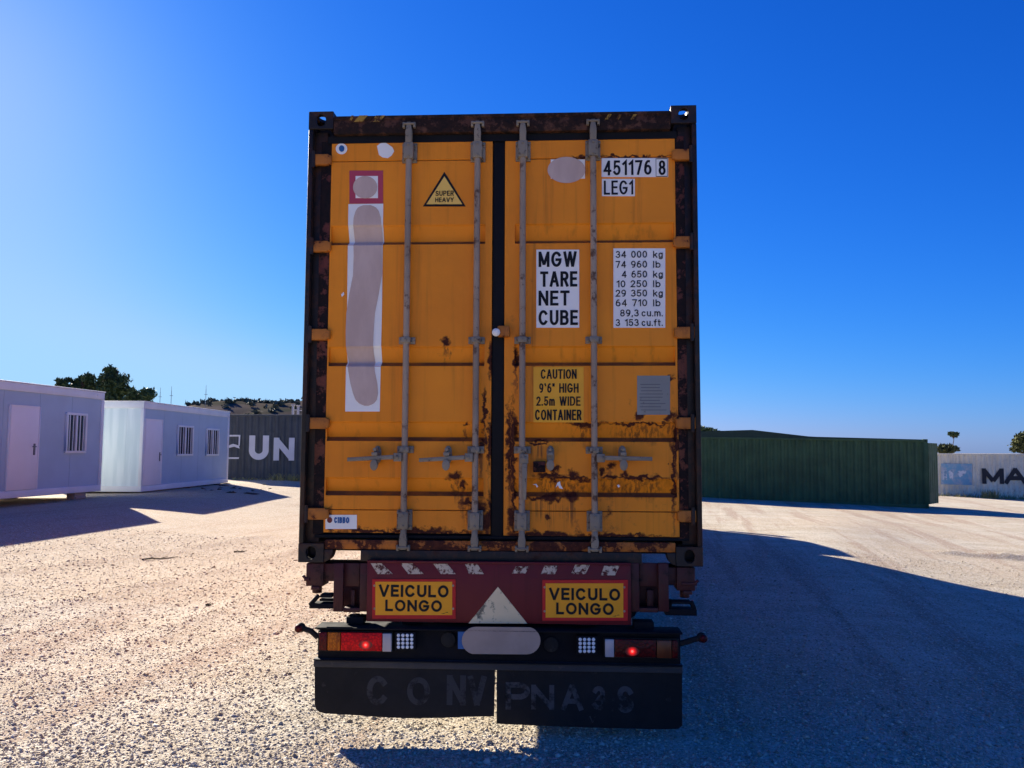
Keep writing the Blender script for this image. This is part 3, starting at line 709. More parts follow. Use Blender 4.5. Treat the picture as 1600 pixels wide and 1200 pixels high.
# lock rods with cams, guides and handles
def rod(xt, xb, side, handle):
    yr = -.002
    zt = P(xt, 196, yr)[1]; zb = P(xb, 857, yr)[1]
    u0, u1 = P(xt, 196, yr)[0], P(xb, 857, yr)[0]
    um = (u0 + u1) / 2
    def uz(y): return P(780, y, yr)[1]
    r_ = MB(); r_.cyl((um, yr, zb + .06), (um, yr, zt - .05), .0195, 18)
    rd = r_.build('lock_rod', M_galv, box)
    for (ya, yb_, w0) in ((190, 222, .022), (829, 860, .024)):      # cams
        z1, z0 = uz(ya), uz(yb_)
        m_ = MB(); m_.prism([(um - .012, z1 if ya < 500 else z1), (um + .012, z1), (um + w0, (z0 + z1) / 2), (um + .02, z0), (um - .02, z0), (um - w0, (z0 + z1) / 2)], -.026, .010)
        e = z1 - .012 if ya < 500 else z0 + .014
        m_.box(um - .042, um - .026, -.018, .02, e - .022, e + .014); m_.box(um + .026, um + .042, -.018, .02, e - .022, e + .014)
        m_.cyl((um - .034, -.024, e), (um + .034, -.024, e), .008, 8)
        m_.build('cam_end', M_galvd, rd, .003)
    for (ya, yb_) in ((219, 250), (798, 830)):                       # bearing brackets
        z1, z0 = uz(ya), uz(yb_)
        m_ = MB(); m_.box(um - .048, um + .048, .026, .042, z0, z1); m_.box(um - .030, um + .030, -.028, .025, z0 + .012, z1 - .012)
        for sx in (-1, 1):
            for zz in (z0 + .018, z1 - .018): m_.cyl((um + sx * .039, .026, zz), (um + sx * .039, .014, zz), .010, 8)
        for zz in (z0 + .028, z1 - .028): m_.cyl((um, -.027, zz), (um, -.036, zz), .009, 8)
        m_.build('rod_bracket', M_galvd, rd, .004)
    for y in (531, 703):                                              # guides
        z = uz(y); m_ = MB(); m_.box(um - .052, um + .052, .024, .043, z - .022, z + .022); m_.box(um - .028, um + .028, -.028, .0235, z - .018, z + .018)
        for sx in (-1, 1): m_.cyl((um + sx * .040, .026, z), (um + sx * .040, .012, z), .009, 8)
        m_.cyl((um, -.027, z), (um, -.034, z), .008, 8)
        m_.build('rod_guide', M_galvd, rd, .004)
    if handle is None: return um, rd
    zh = uz(715)
    if handle == 'down':
        m_ = MB(); zt_, zb_ = uz(709), uz(780)
        m_.box(um - .012, um + .040, -.045, -.020, zt_ - .06, zt_)
        m_.prism([(um + .0, zt_ - .06), (um + .034, zt_ - .06), (um + .028, zb_), (um + .006, zb_)], -.052, -.034)
        m_.cyl((um + .016, -.044, zt_ - .03), (um + .016, -.056, zt_ - .03), .012, 10)
        m_.build('handle', M_galvd, rd, .004)
    else:
        sgn, xe, ye = handle
        ue, ze = P(xe, ye, -.04)
        m_ = MB(); m_.box(um + sgn * .012, um + sgn * .062, -.046, -.016, zh - .026, zh + .026)
        m_.cyl((um + sgn * .040, -.04, zh), (um + sgn * .040, -.057, zh), .011, 10)
        m_.prism([(um + sgn * .062, zh + .015), (um + sgn * .062, zh - .013), (ue, ze - .012), (ue, ze + .012)], -.052, -.036)
        m_.build('handle', M_galvd, rd, .004)
    return um, rd
rod(640, 629.5, -1, (-1, 543, 718)); rod(746.5, 741.5, -1, (-1, 655, 719)); rod(815.5, 817, 1, 'down'); rod(927, 929, 1, (1, 1019, 717))
def catch(x, closed=True):
    u = P(x, 715, .0)[0]; z = P(x, 715, 0)[1]
    mb = MB(); mb.prism([(u + .024 * math.cos(a), z + .012 + (.040 if math.sin(a) > 0 else .04) * math.sin(a) + (.022 if math.sin(a) > 0 else -.01)) for a in [2 * math.pi * i / 18 for i in range(18)]], .03, .043)
    mb.box(u - .018, u + .018, -.062, .030, z + .012, z + .034)
    mb.cyl((u, -.055, z + .050), (u, .02, z + .050), .012, 10)
    c_ = mb.build('handle_catch', M_galvd, box, .003)
    mb = MB(); mb.prism([(u + .024 * math.cos(a), z - .045 + .034 * math.sin(a)) for a in [2 * math.pi * i / 16 for i in range(16)]], -.072, -.058); mb.cyl((u, -.058, z - .04), (u, .03, z - .04), .010, 8)
    mb.build('hasp', M_galvd, c_, .003)
for x in (588, 699, 860, 973): catch(x)
# lock box beside the idle catch, overlap lug with its white seal
u0, v1 = P(833, 721, 0); u1, v0 = P(852, 738, 0)
mb = MB(); mb.box(u0, u1, .0, .044, v0, v1); mb.cyl(((u0 + u1) / 2, .001, (v0 + v1) / 2), ((u0 + u1) / 2, -.012, (v0 + v1) / 2), .012, 10); mb.build('lock_box', M_stile, box, .006)
u, v = P(785, 518, 0); mb = MB(); mb.box(u - .03, u + .045, -.01, .044, v - .032, v + .036); lug = mb.build('overlap_lug', M_lug, box, .006)
u, v = P(775, 519, -.03); mb = MB(); mb.ball((u, -.025, v), .026, 14, 8, (1, .6, 1)); mb.build('white_seal', M_white, lug)

# ---- decals
YF = YD - .003
def panel(name, x0, y0, x1, y1, m, parent=None, yl=YF, th=.002):
    a = P(x0, y0, yl); b = P(x1, y1, yl); c_ = P(x0, y1, yl); d = P(x1, y0, yl)
    mb = MB(); mb.prism([c_, b, d, a], yl, yl + th); return mb.build(name, m, parent or box, smooth=0)
def lettering(name, rows, parent, yl=YF - .0025, m=None, bold=.15):
    for r_ in rows:
        mbs = [MB() for _ in r_[0].split(' ')]; letter_px(mbs, r_[0], *r_[1:5], yl, r_[5] if len(r_) > 5 else bold)
        for mb in mbs: mb.build(name, m or M_ink, parent, smooth=0)
p = panel('number_panel', 940, 247, 1044, 276.5, M_white)
lettering('lettering', [('451176', 943, 250.5, 1018, 273.5, .15), ('8', 1029, 250.5, 1040, 273.5, .15)], p)
mb = MB()
for (a, b, c_, d) in ((1024.5, 247.6, 1025.5, 276), (1025.5, 247.6, 1043.3, 248.4), (1042.4, 248.4, 1043.3, 276), (1025.5, 275.2, 1043.3, 276)):
    q0 = P(a, b, YF - .0025); q1 = P(c_, d, YF - .0025); mb.add([(q0[0], YF - .0025, q1[1]), (q1[0], YF - .0025, q1[1]), (q1[0], YF - .0025, q0[1]), (q0[0], YF - .0025, q0[1])], [(0, 1, 2, 3)])
mb.build('digit_box', M_ink, p, smooth=0)
p = panel('type_panel', 940.5, 279.5, 992, 306.5, M_white)
lettering('lettering', [('LEG1', 943.5, 282, 989.5, 304, .14)], p)
p = panel('owner_panel', 860.5, 249, 914, 279, M_white)
def blob(name, pts_px, m, parent, yl):
    mb = MB(); mb.prism([P(x, y, yl) for x, y in pts_px], yl, yl + .0015); return mb.build(name, m, parent, smooth=0)
def ell(cx, cy, rx, ry, n=36): return [(cx + rx * math.cos(2 * math.pi * i / n), cy + ry * math.sin(2 * math.pi * i / n)) for i in range(n)]
blob('redaction_patch', ell(885, 265.5, 29.5, 20.5), M_redact, p, YF - .004)
p = panel('weight_heading_panel', 838, 390, 905, 512, M_white)
lettering('lettering', [('MGW', 841.5, 393, 901, 417), ('TARE', 844, 424, 902, 448), ('NET', 841.5, 454, 890, 477.5), ('CUBE', 841.5, 484.5, 903, 508)], p, bold=.175)
p = panel('weight_figures_panel', 958.5, 388, 1039.5, 512, M_white)
rows = []
for k, (num, xl, unit, xr) in enumerate((('34 000', 962, 'kg', 1035.5), ('74 960', 962, 'lb', 1032), ('4 650', 971.5, 'kg', 1035.5), ('10 250', 963.5, 'lb', 1032), ('29 350', 962, 'kg', 1035.5), ('64 710', 962, 'lb', 1032), ('89,3', 969, 'cu.m.', 1035.5), ('3 153', 962, 'cu.ft.', 1035.5))):
    yt = (392, 407.6, 423, 438, 452.6, 467.8, 483.6, 498.6)[k]
    xr_n = 998 if k >= 6 else 1011; xu = 1002.5 if k >= 6 else 1020.5
    rows.append((num, xl, yt, xr_n, yt + 10.8))
    rows.append((unit, xu, yt, xr, yt + 10.8))
lettering('lettering', rows, p, bold=.15)
p = panel('caution_panel', 833.5, 573.5, 912, 660, M_yel)
lettering('lettering', [('CAUTION', 845, 577, 901, 592), ('9`6" HIGH', 842.5, 599, 904, 613.6), ('2.5m WIDE', 838, 619.5, 907, 634), ('CONTAINER', 836, 640, 908.5, 656.5)], p, bold=.15)
p = panel('data_plate', 995.5, 587, 1047, 648, M_alu)
mb = MB()
for k in range(9):
    y = 600 + k * 5; x0 = 999 + random.random() * 4; x1 = 1030 + random.random() * 12
    q0 = P(x0, y, YF - .002); q1 = P(x1, y + 1.2, YF - .002); mb.add([(q0[0], YF - .002, q1[1]), (q1[0], YF - .002, q1[1]), (q1[0], YF - .002, q0[1]), (q0[0], YF - .002, q0[1])], [(0, 1, 2, 3)])
mb.build('engraved_lines', plain('dark_grey_engraving', (.14, .14, .14), .6), p, smooth=0)
p = blob('warning_triangle', [(694.4, 268.5), (660.8, 322.5), (727.5, 322.5)], M_ink, box, YF)
blob('yellow_field', [(694.4, 275.5), (666.3, 319), (722.2, 319)], worn('pale_yellow_vinyl', (.97, .60, .12), .05, .5), p, YF - .002)
lettering('lettering', [('SUPER', 680.5, 298, 709, 306), ('HEAVY', 680, 308.6, 709, 315.8)], p, YF - .004, bold=.17)
p = panel('magenta_square', 546, 266.5, 598.5, 318, M_pink)
panel('white_square', 555.5, 275, 590.5, 309.5, M_white, p, YF - .002)
blob('redaction_patch', ell(570.5, 292.5, 19, 17.5), M_redact, p, YF - .005)
# white strip that follows the corrugation, with a redaction blur patch over it
def follow(name, rows, m, parent, off, n=150):
    """rows (y, x left, x right) in px; the sheet lies on the pressed steel"""
    ys = np.linspace(rows[0][0], rows[-1][0], n); mb = MB(); vs = []
    for y in ys:
        a = np.interp(y, [r_[0] for r_ in rows], [r_[1] for r_ in rows]); b = np.interp(y, [r_[0] for r_ in rows], [r_[2] for r_ in rows])
        u0, z = P(a, y, YD); u1 = P(b, y, YD)[0]; d = YD + prof_d(z) - off
        vs += [(u0, d, z), (u1, d, z)]
    mb.add(vs, [(2 * i, 2 * i + 2, 2 * i + 3, 2 * i + 1) for i in range(n - 1)]); return mb.build(name, m, parent, smooth=0)
p = follow('white_strip', [(319, 544.5, 599), (480, 542.5, 597), (643, 539.5, 593.5)], M_white, box, .003)
bl = [(321, 568, 579), (324, 560, 587), (330, 556, 592), (340, 553, 595), (355, 552, 596.5), (400, 553, 597), (430, 552, 597), (460, 546, 592), (490, 541.5, 586), (520, 540.5, 584), (550, 541, 583), (580, 544.5, 586), (600, 548, 590), (615, 552, 591), (625, 556, 589), (631, 562, 584), (634, 570, 576)]
follow('redaction_patch', bl, M_redact, p, .006, 160)
p = blob('round_sticker', ell(533.5, 232.5, 9, 8.5), M_white, box, YF); blob('dark_centre', ell(533.8, 232, 4.2, 5), M_blue, p, YF - .003)
blob('torn_white_sticker', [(589, 228), (594, 224), (601, 222), (606, 225), (613, 230), (616, 236), (612, 243), (606, 247), (598, 246), (592, 242)], M_white, box, YF)
p = panel('small_sticker', 508.5, 804.5, 557.5, 826.5, M_white)
blob('round_mark', ell(515, 812.5, 4, 4.6), plain('maroon_print', (.16, .02, .02), .5), p, YF - .002)
lettering('lettering', [('CIBBO', 522, 808, 545.5, 817.5)], p, YF - .003, M_blue, .22)
for c_ in ([(832, 757), (838, 756), (841, 760), (839, 762), (837, 758)], [(868, 762), (871, 754), (875, 752), (876, 758), (880, 764), (874, 763), (872, 758)], [(964, 758), (967, 757), (969, 760), (966, 762)], [(533, 460), (537, 456), (538, 460), (534, 464)]):
    blob('torn_sticker_scrap', c_, M_white, box, YF)

# ------------------------------------------------------------------ the trailer
TG = -CORG.z                                    # ground level in the trailer's frame
trailer = thing('semi_trailer', 'maroon skeletal trailer carrying the orange container, with long-vehicle signs and black splash flaps', 'trailer', CORG, CYAW)
def tb(x0, y0, x1, y1, ya, yb, mb):
    """box whose near face fills the photo rectangle, from local y ya (near) to yb"""
    a = P(x0, (y0 + y1) / 2, ya)[0]; b = P(x1, (y0 + y1) / 2, ya)[0]; z1 = P((x0 + x1) / 2, y0, ya)[1]; z0 = P((x0 + x1) / 2, y1, ya)[1]
    return mb.box(a, b, ya, yb, z0, z1)
bz = -.012
mb = MB(); mb.box(-1.20, 1.20, .05, .24, -.122, bz)
mb.build('rear_bolster', M_maroond, trailer, .006)
for sx in (-1, 1):
    mb = MB(); u = sx * 1.15                      # twist-lock housing with its lever below the bolster's end
    mb.box(u - .055, u + .055, .03, .16, -.15, bz + .002); mb.cyl((u, .09, -.20), (u, .09, -.14), .03, 12)
    mb.box(u - .03, u + sx * .065, .02, .05, -.118, -.098); mb.box(u - .02, u + .035, .02, .06, -.172, -.150)
    mb.cyl((u + sx * .05, .03, -.11), (u + sx * .075, .03, -.085), .010, 8)
    mb.build('twist_lock', M_maroond, trailer, .004)
for (v0, v1, xa, xb) in (((521, 536), (562, 575), 536, 562), ((1029, 1045), (985, 999), 999, 1029)):
    mb = MB(); tb(*(v0[0], 880, v0[1], 956), -.004, .03, mb); tb(*(v1[0], 880, v1[1], 956), -.004, .03, mb)
    tb(xa, 880, xb, 916, .03, .048, mb); tb(xa, 950, xb, 957, -.002, .12, mb); tb(xa - 8, 914, xb + 8, 952, .14, .16, mb); tb(xa + 12, 922, xb - 8, 952, .05, .09, mb)
    mb.build('rear_frame', M_maroond, trailer, .004)
a, b = P(573, 925, -.03)[0], P(986, 925, -.03)[0]
z1, z0 = P(780, 877.5, -.03)[1], P(780, 974, -.03)[1]
mb = MB(); mb.box(a, b, -.03, -.005, z0, z1); mb.box(a, b, -.045, -.031, z1 - .012, z1 + .001)
plate = mb.build('rear_plate', M_maroon, trailer, .004)
mb = MB(); yl = -.0325
for q in ([(579, 880), (596, 880), (614, 897), (590, 897)], [(625, 880), (645, 880), (662, 897), (638, 897)], [(677, 881), (699, 881), (712, 897), (689, 897)], [(726, 880), (745, 880), (756, 897), (733, 897)],
          [(806, 885), (827, 885), (821, 896), (800, 896)], [(851, 884), (873, 884), (867, 897), (845, 897)], [(899, 882), (922, 882), (915, 897), (892, 897)], [(944, 884), (968, 884), (961, 899), (939, 899)]):
    mb = MB(); mb.prism([P(x, y, yl) for x, y in q], yl, yl + .002); mb.build('cream_stripe', M_worn, plate, smooth=0)
blob('grey_triangle', [(778, 917), (732, 974), (824, 974.5)], M_tri, plate, yl)
def sign(bx, ix, t1, t2, scrib):
    yl = -.036
    q = [P(bx[0], bx[3], yl), P(bx[2], bx[3], yl), P(bx[2], bx[1], yl), P(bx[0], bx[1], yl)]
    mb = MB(); mb.prism(q, yl, -.0305); sg = mb.build('long_vehicle_sign', M_signred, trailer, .001, 1, 0)
    panel('yellow_field', *ix, M_yel2, sg, yl - .0015, .001)
    lettering('lettering', [('VEICULO', *t1), ('LONGO', *t2)], sg, yl - .003, bold=.21)
    mb = MB()
    for x in (ix[0] - 1.5, ix[2] + 1.5):
        for y in (ix[1] + 6, ix[3] - 10): c_ = P(x, y, yl); mb.cyl((c_[0], yl - .004, c_[1]), (c_[0], yl, c_[1]), .007, 8)
    mb.build('rivets', M_galv, sg)
    mb = MB()
    for x, y in scrib: c_ = P(x, y, yl - .003); mb.prism([(c_[0] - .012, c_[1] - .003), (c_[0] + .012, c_[1] - .001), (c_[0] + .008, c_[1] + .002)], yl - .003, yl - .002)
    mb.build('small_print', M_ink, sg, smooth=0)
M_yel2 = worn('reflective_amber_sheet', (1.0, .385, .008), .04, .4, 0, .76, (.6, .25, .03), 12, .02)
sign((581.5, 905, 712, 967), (586.5, 909, 706.5, 961), (592, 914, 701, 933), (602, 937.5, 690.5, 955.5), ((697, 957), (692, 958.5)))
sign((847.5, 906, 981, 970), (852.5, 911.5, 974, 965), (858, 919, 969, 938), (869, 942, 959, 960.5), ((965, 961), (960, 962.5)))
# side step brackets
for s_, q in ((-1, ((483, 943), (521, 951), (483, 943, 497, 929), (500, 929, 518, 934), (499, 936, 521, 939.5))), (1, ((1040, 952), (1089, 962), (1086, 950, 1080, 938), (1050, 940, 1080, 944), (1042, 938, 1050, 952)))):
    mb = MB(); tb(q[0][0], q[0][1], q[1][0], q[1][1], .0, .10, mb)
    a = P(q[2][0], q[2][1] + 3, .0); b = P(q[2][2], q[2][3] + 2, .0); mb.cyl((a[0], .015, a[1]), (b[0], .015, b[1]), .014, 8)
    tb(*q[3], .0, .08, mb); tb(*q[4], .03, .09, mb)
    mb.build('side_bracket', M_black, trailer, .003)
# main rails and cross-members
mb = MB()
for sx in (-1, 1):
    x = sx * .46
    mb.box(x - .065, x + .065, .25, 12.9, -.06, -.02); mb.box(x - .065, x + .065, .25, 12.9, -.42, -.39); mb.box(x - .008, x + .008, .25, 12.9, -.3895, -.0605)
for y in (1.6, 3.4, 5.2, 7.0, 8.8, 10.6, 12.6): mb.box(-.45, .45, y, y + .1, -.34, -.10)
for y in (3.3, 6.6, 12.3): mb.box(-1.2, 1.2, y, y + .16, -.13, -.018)
mb.build('chassis_rails', M_maroond, trailer, .004)
def wheel(parent, x, y, sgn):
    w_ = bpy.data.objects.new('wheel', None); C.objects.link(w_); w_.parent = parent; w_.location = (0, 0, 0)
    zc = TG + .52
    t_ = MB(); t_.lathe([(-.18, .30), (-.19, .36), (-.185, .47), (-.16, .515), (.16, .515), (.185, .47), (.19, .36), (.18, .30)], (x, y, zc), 36); 
    for i in range(36):
        a = 2 * math.pi * i / 36
        for k in (-.1, 0, .1): t_.box(x + k - .035, x + k + .035, y - .02 + .517 * math.cos(a), y + .02 + .517 * math.cos(a), zc - .01 + .517 * math.sin(a), zc + .01 + .517 * math.sin(a))
    t_.build('tyre', M_rub, w_, smooth=40)
    r_ = MB(); r_.lathe([(sgn * .17, .305), (sgn * .15, .29), (sgn * .06, .25), (sgn * .05, .14), (sgn * .12, .12), (sgn * .13, .0)], (x, y, zc), 28); r_.build('rim', M_galv, w_, smooth=40)
    return w_
for y in (3.7, 5.0, 6.3):
    for sx in (-1, 1): wheel(trailer, sx * 1.02, y, sx)
    mb = MB(); mb.cyl((-.9, y, TG + .52), (.9, y, TG + .52), .07, 14); mb.box(-.55, -.38, y - .5, y + .3, TG + .56, TG + .62); mb.box(.38, .55, y - .5, y + .3, TG + .56, TG + .62); mb.build('axle', M_black, trailer, .004)
for sx in (-1, 1):
    mb = MB(); mb.box(sx * .75 - .06, sx * .75 + .06, 11.0, 11.12, TG + .35, -.13); mb.box(sx * .75 - .12, sx * .75 + .12, 10.95, 11.17, TG + .32, TG + .35); mb.build('landing_leg', M_black, trailer, .004)
# light bar
yb_ = -.03
a, b = P(497, 1000, yb_)[0], P(1063, 1000, yb_)[0]
zt, zb2 = P(780, 981, yb_)[1], P(780, 1033, yb_)[1]
mb = MB(); mb.box(a, b, yb_, .05, zb2, zt - .012); mb.box(a - .005, b + .005, yb_ - .06, .07, zt - .012, zt)
mb.box(a - .005, b + .005, yb_ - .03, .06, zb2 - .010, zb2)
bar = mb.build('light_bar', M_black, trailer, .004)
mb = MB(); tb(541, 964, 568, 975, .0, .10, mb); tb(552, 960, 560, 965, .02, .06, mb); mb.build('bar_mount', M_black, trailer, .004)
mb = MB(); tb(990, 972, 1022, 985, .0, .10, mb); mb.build('bar_mount', M_black, trailer, .004)
mb = MB()
for u in (-.55, .55): mb.box(u - .05, u + .05, .052, .10, zb2, -.30)
mb.box(-.9, .9, .071, .13, zt - .05, zt - .005)
mb.build('bar_bracket', M_black, trailer, .004)
M_halo = NT('bulb_glow_falloff')  # bulb's red glow painted as a disc of fading emission
_l = M_halo.n('ShaderNodeVectorMath', operation='LENGTH'); M_halo.set(_l.inputs[0], M_halo.obj())
_f = M_halo.ramp(_l.outputs['Value'], .0, .042, 1, 0); _f = M_halo.math('MULTIPLY', _f, _f)
M_halo.b.inputs['Emission Color'].default_value = (1, .012, .01, 1); M_halo.set(M_halo.b.inputs['Emission Strength'], M_halo.math('MULTIPLY', _f, .55)); M_halo = M_halo.fin((.16, .004, .004), .4)
def lamp(x0, y0, x1, y1, segs, lit, ydx):
    yl = yb_ - .035
    mb = MB(); tb(x0 - 1.5, y0 - 2, x1 + 1.5, y1 + 2, yl, yb_, mb); t_ = mb.build('tail_lamp', M_rub, trailer, .004)
    for (xa, xb, m, nm) in segs:
        mb = MB(); tb(xa + .4, y0 + (xa - x0) * ydx, xb - .4, y1 + (xa - x0) * ydx, yl - .018, yl + .001, mb); mb.build(nm, m, t_, .005)
    u, z = P(*lit, yl - .022); mb = MB(); mb.ball((u, yl - .018, z), .009, 12, 8, (1, .4, 1)); mb.build('lit_bulb', M_lit, t_); mb = MB(); mb.prism([(.042 * math.cos(a_), .026 * math.sin(a_)) for a_ in [2 * math.pi * i / 28 for i in range(28)]], -.0012, 0); mb.build('glow_disc', M_halo, t_, smooth=0, loc=(u, yl - .0185, z))
lamp(498, 988, 612, 1016.5, ((498, 511, M_dred, 'side_lens'), (511, 532, M_amb, 'amber_lens'), (532, 597, M_redl, 'red_lens'), (597, 612, M_clear, 'clear_lens')), (571, 1008), .02)
lamp(945, 999, 1060, 1027, ((945, 960, M_clear, 'clear_lens'), (960, 1026, M_redl2 if False else M_dred, 'red_lens'), (1026, 1050, plain('dark_amber_lens', (.14, .03, .005), .3), 'amber_lens'), (1050, 1060, M_dred, 'side_lens')), (988, 1018), .02)
for (x0, y0, x1, y1) in ((617, 987.5, 649, 1016), (901, 994, 933, 1023)):
    yl = yb_ - .05
    mb = MB(); tb(x0, y0, x1, y1, yl, yb_, mb); mb.cyl((P(x0 + 10, y0, yl)[0], -.05, P(x0, y0, yl)[1]), (P(x0 + 10, y0, yl)[0], -.05, zt - .013), .005, 6); mb.cyl((P(x1 - 10, y0, yl)[0], -.05, P(x0, y0, yl)[1]), (P(x1 - 10, y0, yl)[0], -.05, zt - .013), .005, 6)
    wl = mb.build('work_light', M_black, trailer, .004)
    mb = MB()
    for i in range(4):
        for j in range(4):
            u, z = P(x0 + 5.6 + i * 6.9, y0 + 5.2 + j * 6.1, yl); mb.ball((u, yl, z), .0105, 10, 6, (1, .45, 1))
    mb.build('light_diodes', M_led, wl)
# number plate, its blank rounded face standing in for a redaction blur; blue band
yl = yb_ - .06
cap = []
for i in range(24):
    t_ = 2 * math.pi * i / 24; cap.append((783.5 + (39 if math.cos(t_) > 0 else -40) + 22 * math.cos(t_), 1001 + 21.5 * math.sin(t_)))
mb = MB(); mb.prism([P(x, y, yl) for x, y in cap], yl, yl + .006); tb(735, 985, 830, 1017, yl + .007, yb_, mb); npl = mb.build('number_plate', M_plate, trailer, smooth=0)
panel('blue_band', 715.5, 987, 729, 1014, M_blue, npl, yl + .008, .003)
for (xa, ya, xb2, yb3) in ((690, 985, 712, 1012), (850, 992, 872, 1020)):
    mb = MB(); u, z = P((xa + xb2) / 2, (ya + yb3) / 2, yb_); mb.cyl((u, yb_ - .02, z), (u, yb_ + .001, z), .045, 20); mb.build('blind_cover', M_rub, bar, .004)
# marker lamps on rubber stalks
for (p0, p1, p2) in (((497, 996), (486, 986), (470, 980.5)), ((1062, 1006), (1078, 1001), (1096, 996))):
    pts = [P(*q, yb_ - .01) for q in (p0, p1, p2)]; q3 = [(u, yb_ - .01, z) for u, z in pts]
    mb = MB(); mb.tube(q3, .017, 12)
    mb.ball(q3[2], .030, 14, 8); mb.ball(q3[1], .018, 10, 6)
    mk = mb.build('marker_lamp', M_rub, trailer)
    sg = -1 if p2[0] < 800 else 1
    mb = MB(); mb.ball((q3[2][0] + sg * .008, q3[2][1] - .016, q3[2][2] - .003), .026, 14, 8, (1, .8, 1)); mb.build('red_lens', M_dred, mk)
# bumper strip and splash flaps
mb = MB(); a, b = P(491, 1032, yb_)[0], P(1066, 1032, yb_)[0]
z1, z0 = P(780, 1036, yb_)[1], P(780, 1046.5, yb_)[1]
mb.box(a, b, yb_ - .012, yb_ + .012, z0, z1); mb.box(a, b, yb_ - .02, yb_ + .03, z1 + .001, z1 + .012)
mb.build('bumper_strip', M_strip, trailer, .003)
M_faint2 = NT('nearly_gone_white_paint'); _n = M_faint2.noise(9, 8, .75); M_faint2 = M_faint2.fin(M_faint2.mix(M_faint2.ramp(_n, .47, .62), (.055, .053, .052), (.017, .016, .015)), .75, 0, .2)
def flap(pts, words, mt):
    yl = yb_ + .001
    mb = MB(); base = [P(x, y, yl) for x, y in pts]
    mb.prism(base, yl, yl + .012); f_ = mb.build('splash_flap', M_rub, trailer, .002, 1)
    for wd in words:
        mb = MB(); letter_px(mb, wd[0], *wd[1:5], yl - .0015, .20); mb.build('worn_lettering', mt, f_, smooth=0)
flap([(491.5, 1035), (491.5, 1100), (493.5, 1108), (499, 1113), (508, 1115), (560, 1118), (600, 1121), (640, 1122.5), (690, 1122), (735, 1120), (772, 1119.5), (773.5, 1044)],
     (('C', 573, 1056, 607, 1102), ('O', 636, 1058, 672, 1102), ('N', 698, 1055, 728, 1102), ('V', 731, 1056, 760, 1102)), M_faint2)
flap([(776, 1046), (776, 1131), (850, 1134.5), (950, 1138), (1040, 1140), (1060, 1139), (1066, 1134), (1066, 1050)],
     (('P', 790, 1066, 828, 1109), ('N', 830, 1070, 866, 1109), ('A', 877, 1070, 911, 1110), ('3', 925, 1072, 947, 1110), ('S', 964, 1072, 990, 1114), ('V', 921, 1119, 931, 1129)), M_faint)

# ------------------------------------------------------------------ the tractor unit in front of the trailer
tr_loc = CORG + UY * 14.35; tr_loc.z = 0
truck = thing('truck_tractor', 'white truck cab standing in front of the orange container and hidden by it', 'truck', tr_loc, CYAW)
M_cab = worn('white_cab_paint', (.70, .70, .70), .05, .35)
M_glass = plain('dark_glass', (.02, .025, .03), .1, 0, .6)
mb = MB(); mb.prismx([(0, .95), (2.15, .95), (2.25, 1.5), (2.05, 2.6), (1.75, 2.88), (.9, 3.0), (.05, 2.97)], -1.24, 1.24); mb.build('cab', M_cab, truck, .06, 3)
mb = MB(); mb.prismx([(2.21, 1.85), (2.225, 1.85), (2.095, 2.70), (2.085, 2.70)], -1.1, 1.1); mb.build('windscreen', M_glass, truck)
for sx in (-1, 1):
    mb = MB(); mb.box(sx * 1.242, sx * 1.25, 1.0, 1.85, 1.75, 2.5); mb.build('side_window', M_glass, truck)
    mb = MB(); mb.tube([(sx * 1.24, 2.0, 2.6), (sx * 1.45, 2.05, 2.55)], .02); mb.box(sx * 1.36, sx * 1.54, 2.0, 2.06, 1.9, 2.6); mb.build('mirror', M_black, truck, .01)
    mb = MB(); mb.cyl((sx * .95, -.6, .75), (sx * .95, .55, .75), .32, 20); mb.build('fuel_tank', M_galv, truck)
mb = MB()
for sx in (-1, 1): mb.box(sx * .40, sx * .48, -3.9, 2.1, .72, .94)
mb.box(-.5, .5, -2.9, -2.0, .945, 1.0); mb.box(-1.2, 1.2, 1.9, 2.25, .35, .93)
mb.build('frame', M_black, truck, .006)
def twheel(y, x, sgn):
    w_ = wheel(truck, x, y, sgn); 
    for ch in [o for o in bpy.data.objects if o.parent == w_]: ch.location.z = -TG
for y in (1.2, -2.5):
    for sx in (-1, 1): twheel(y, sx * 1.05, sx)

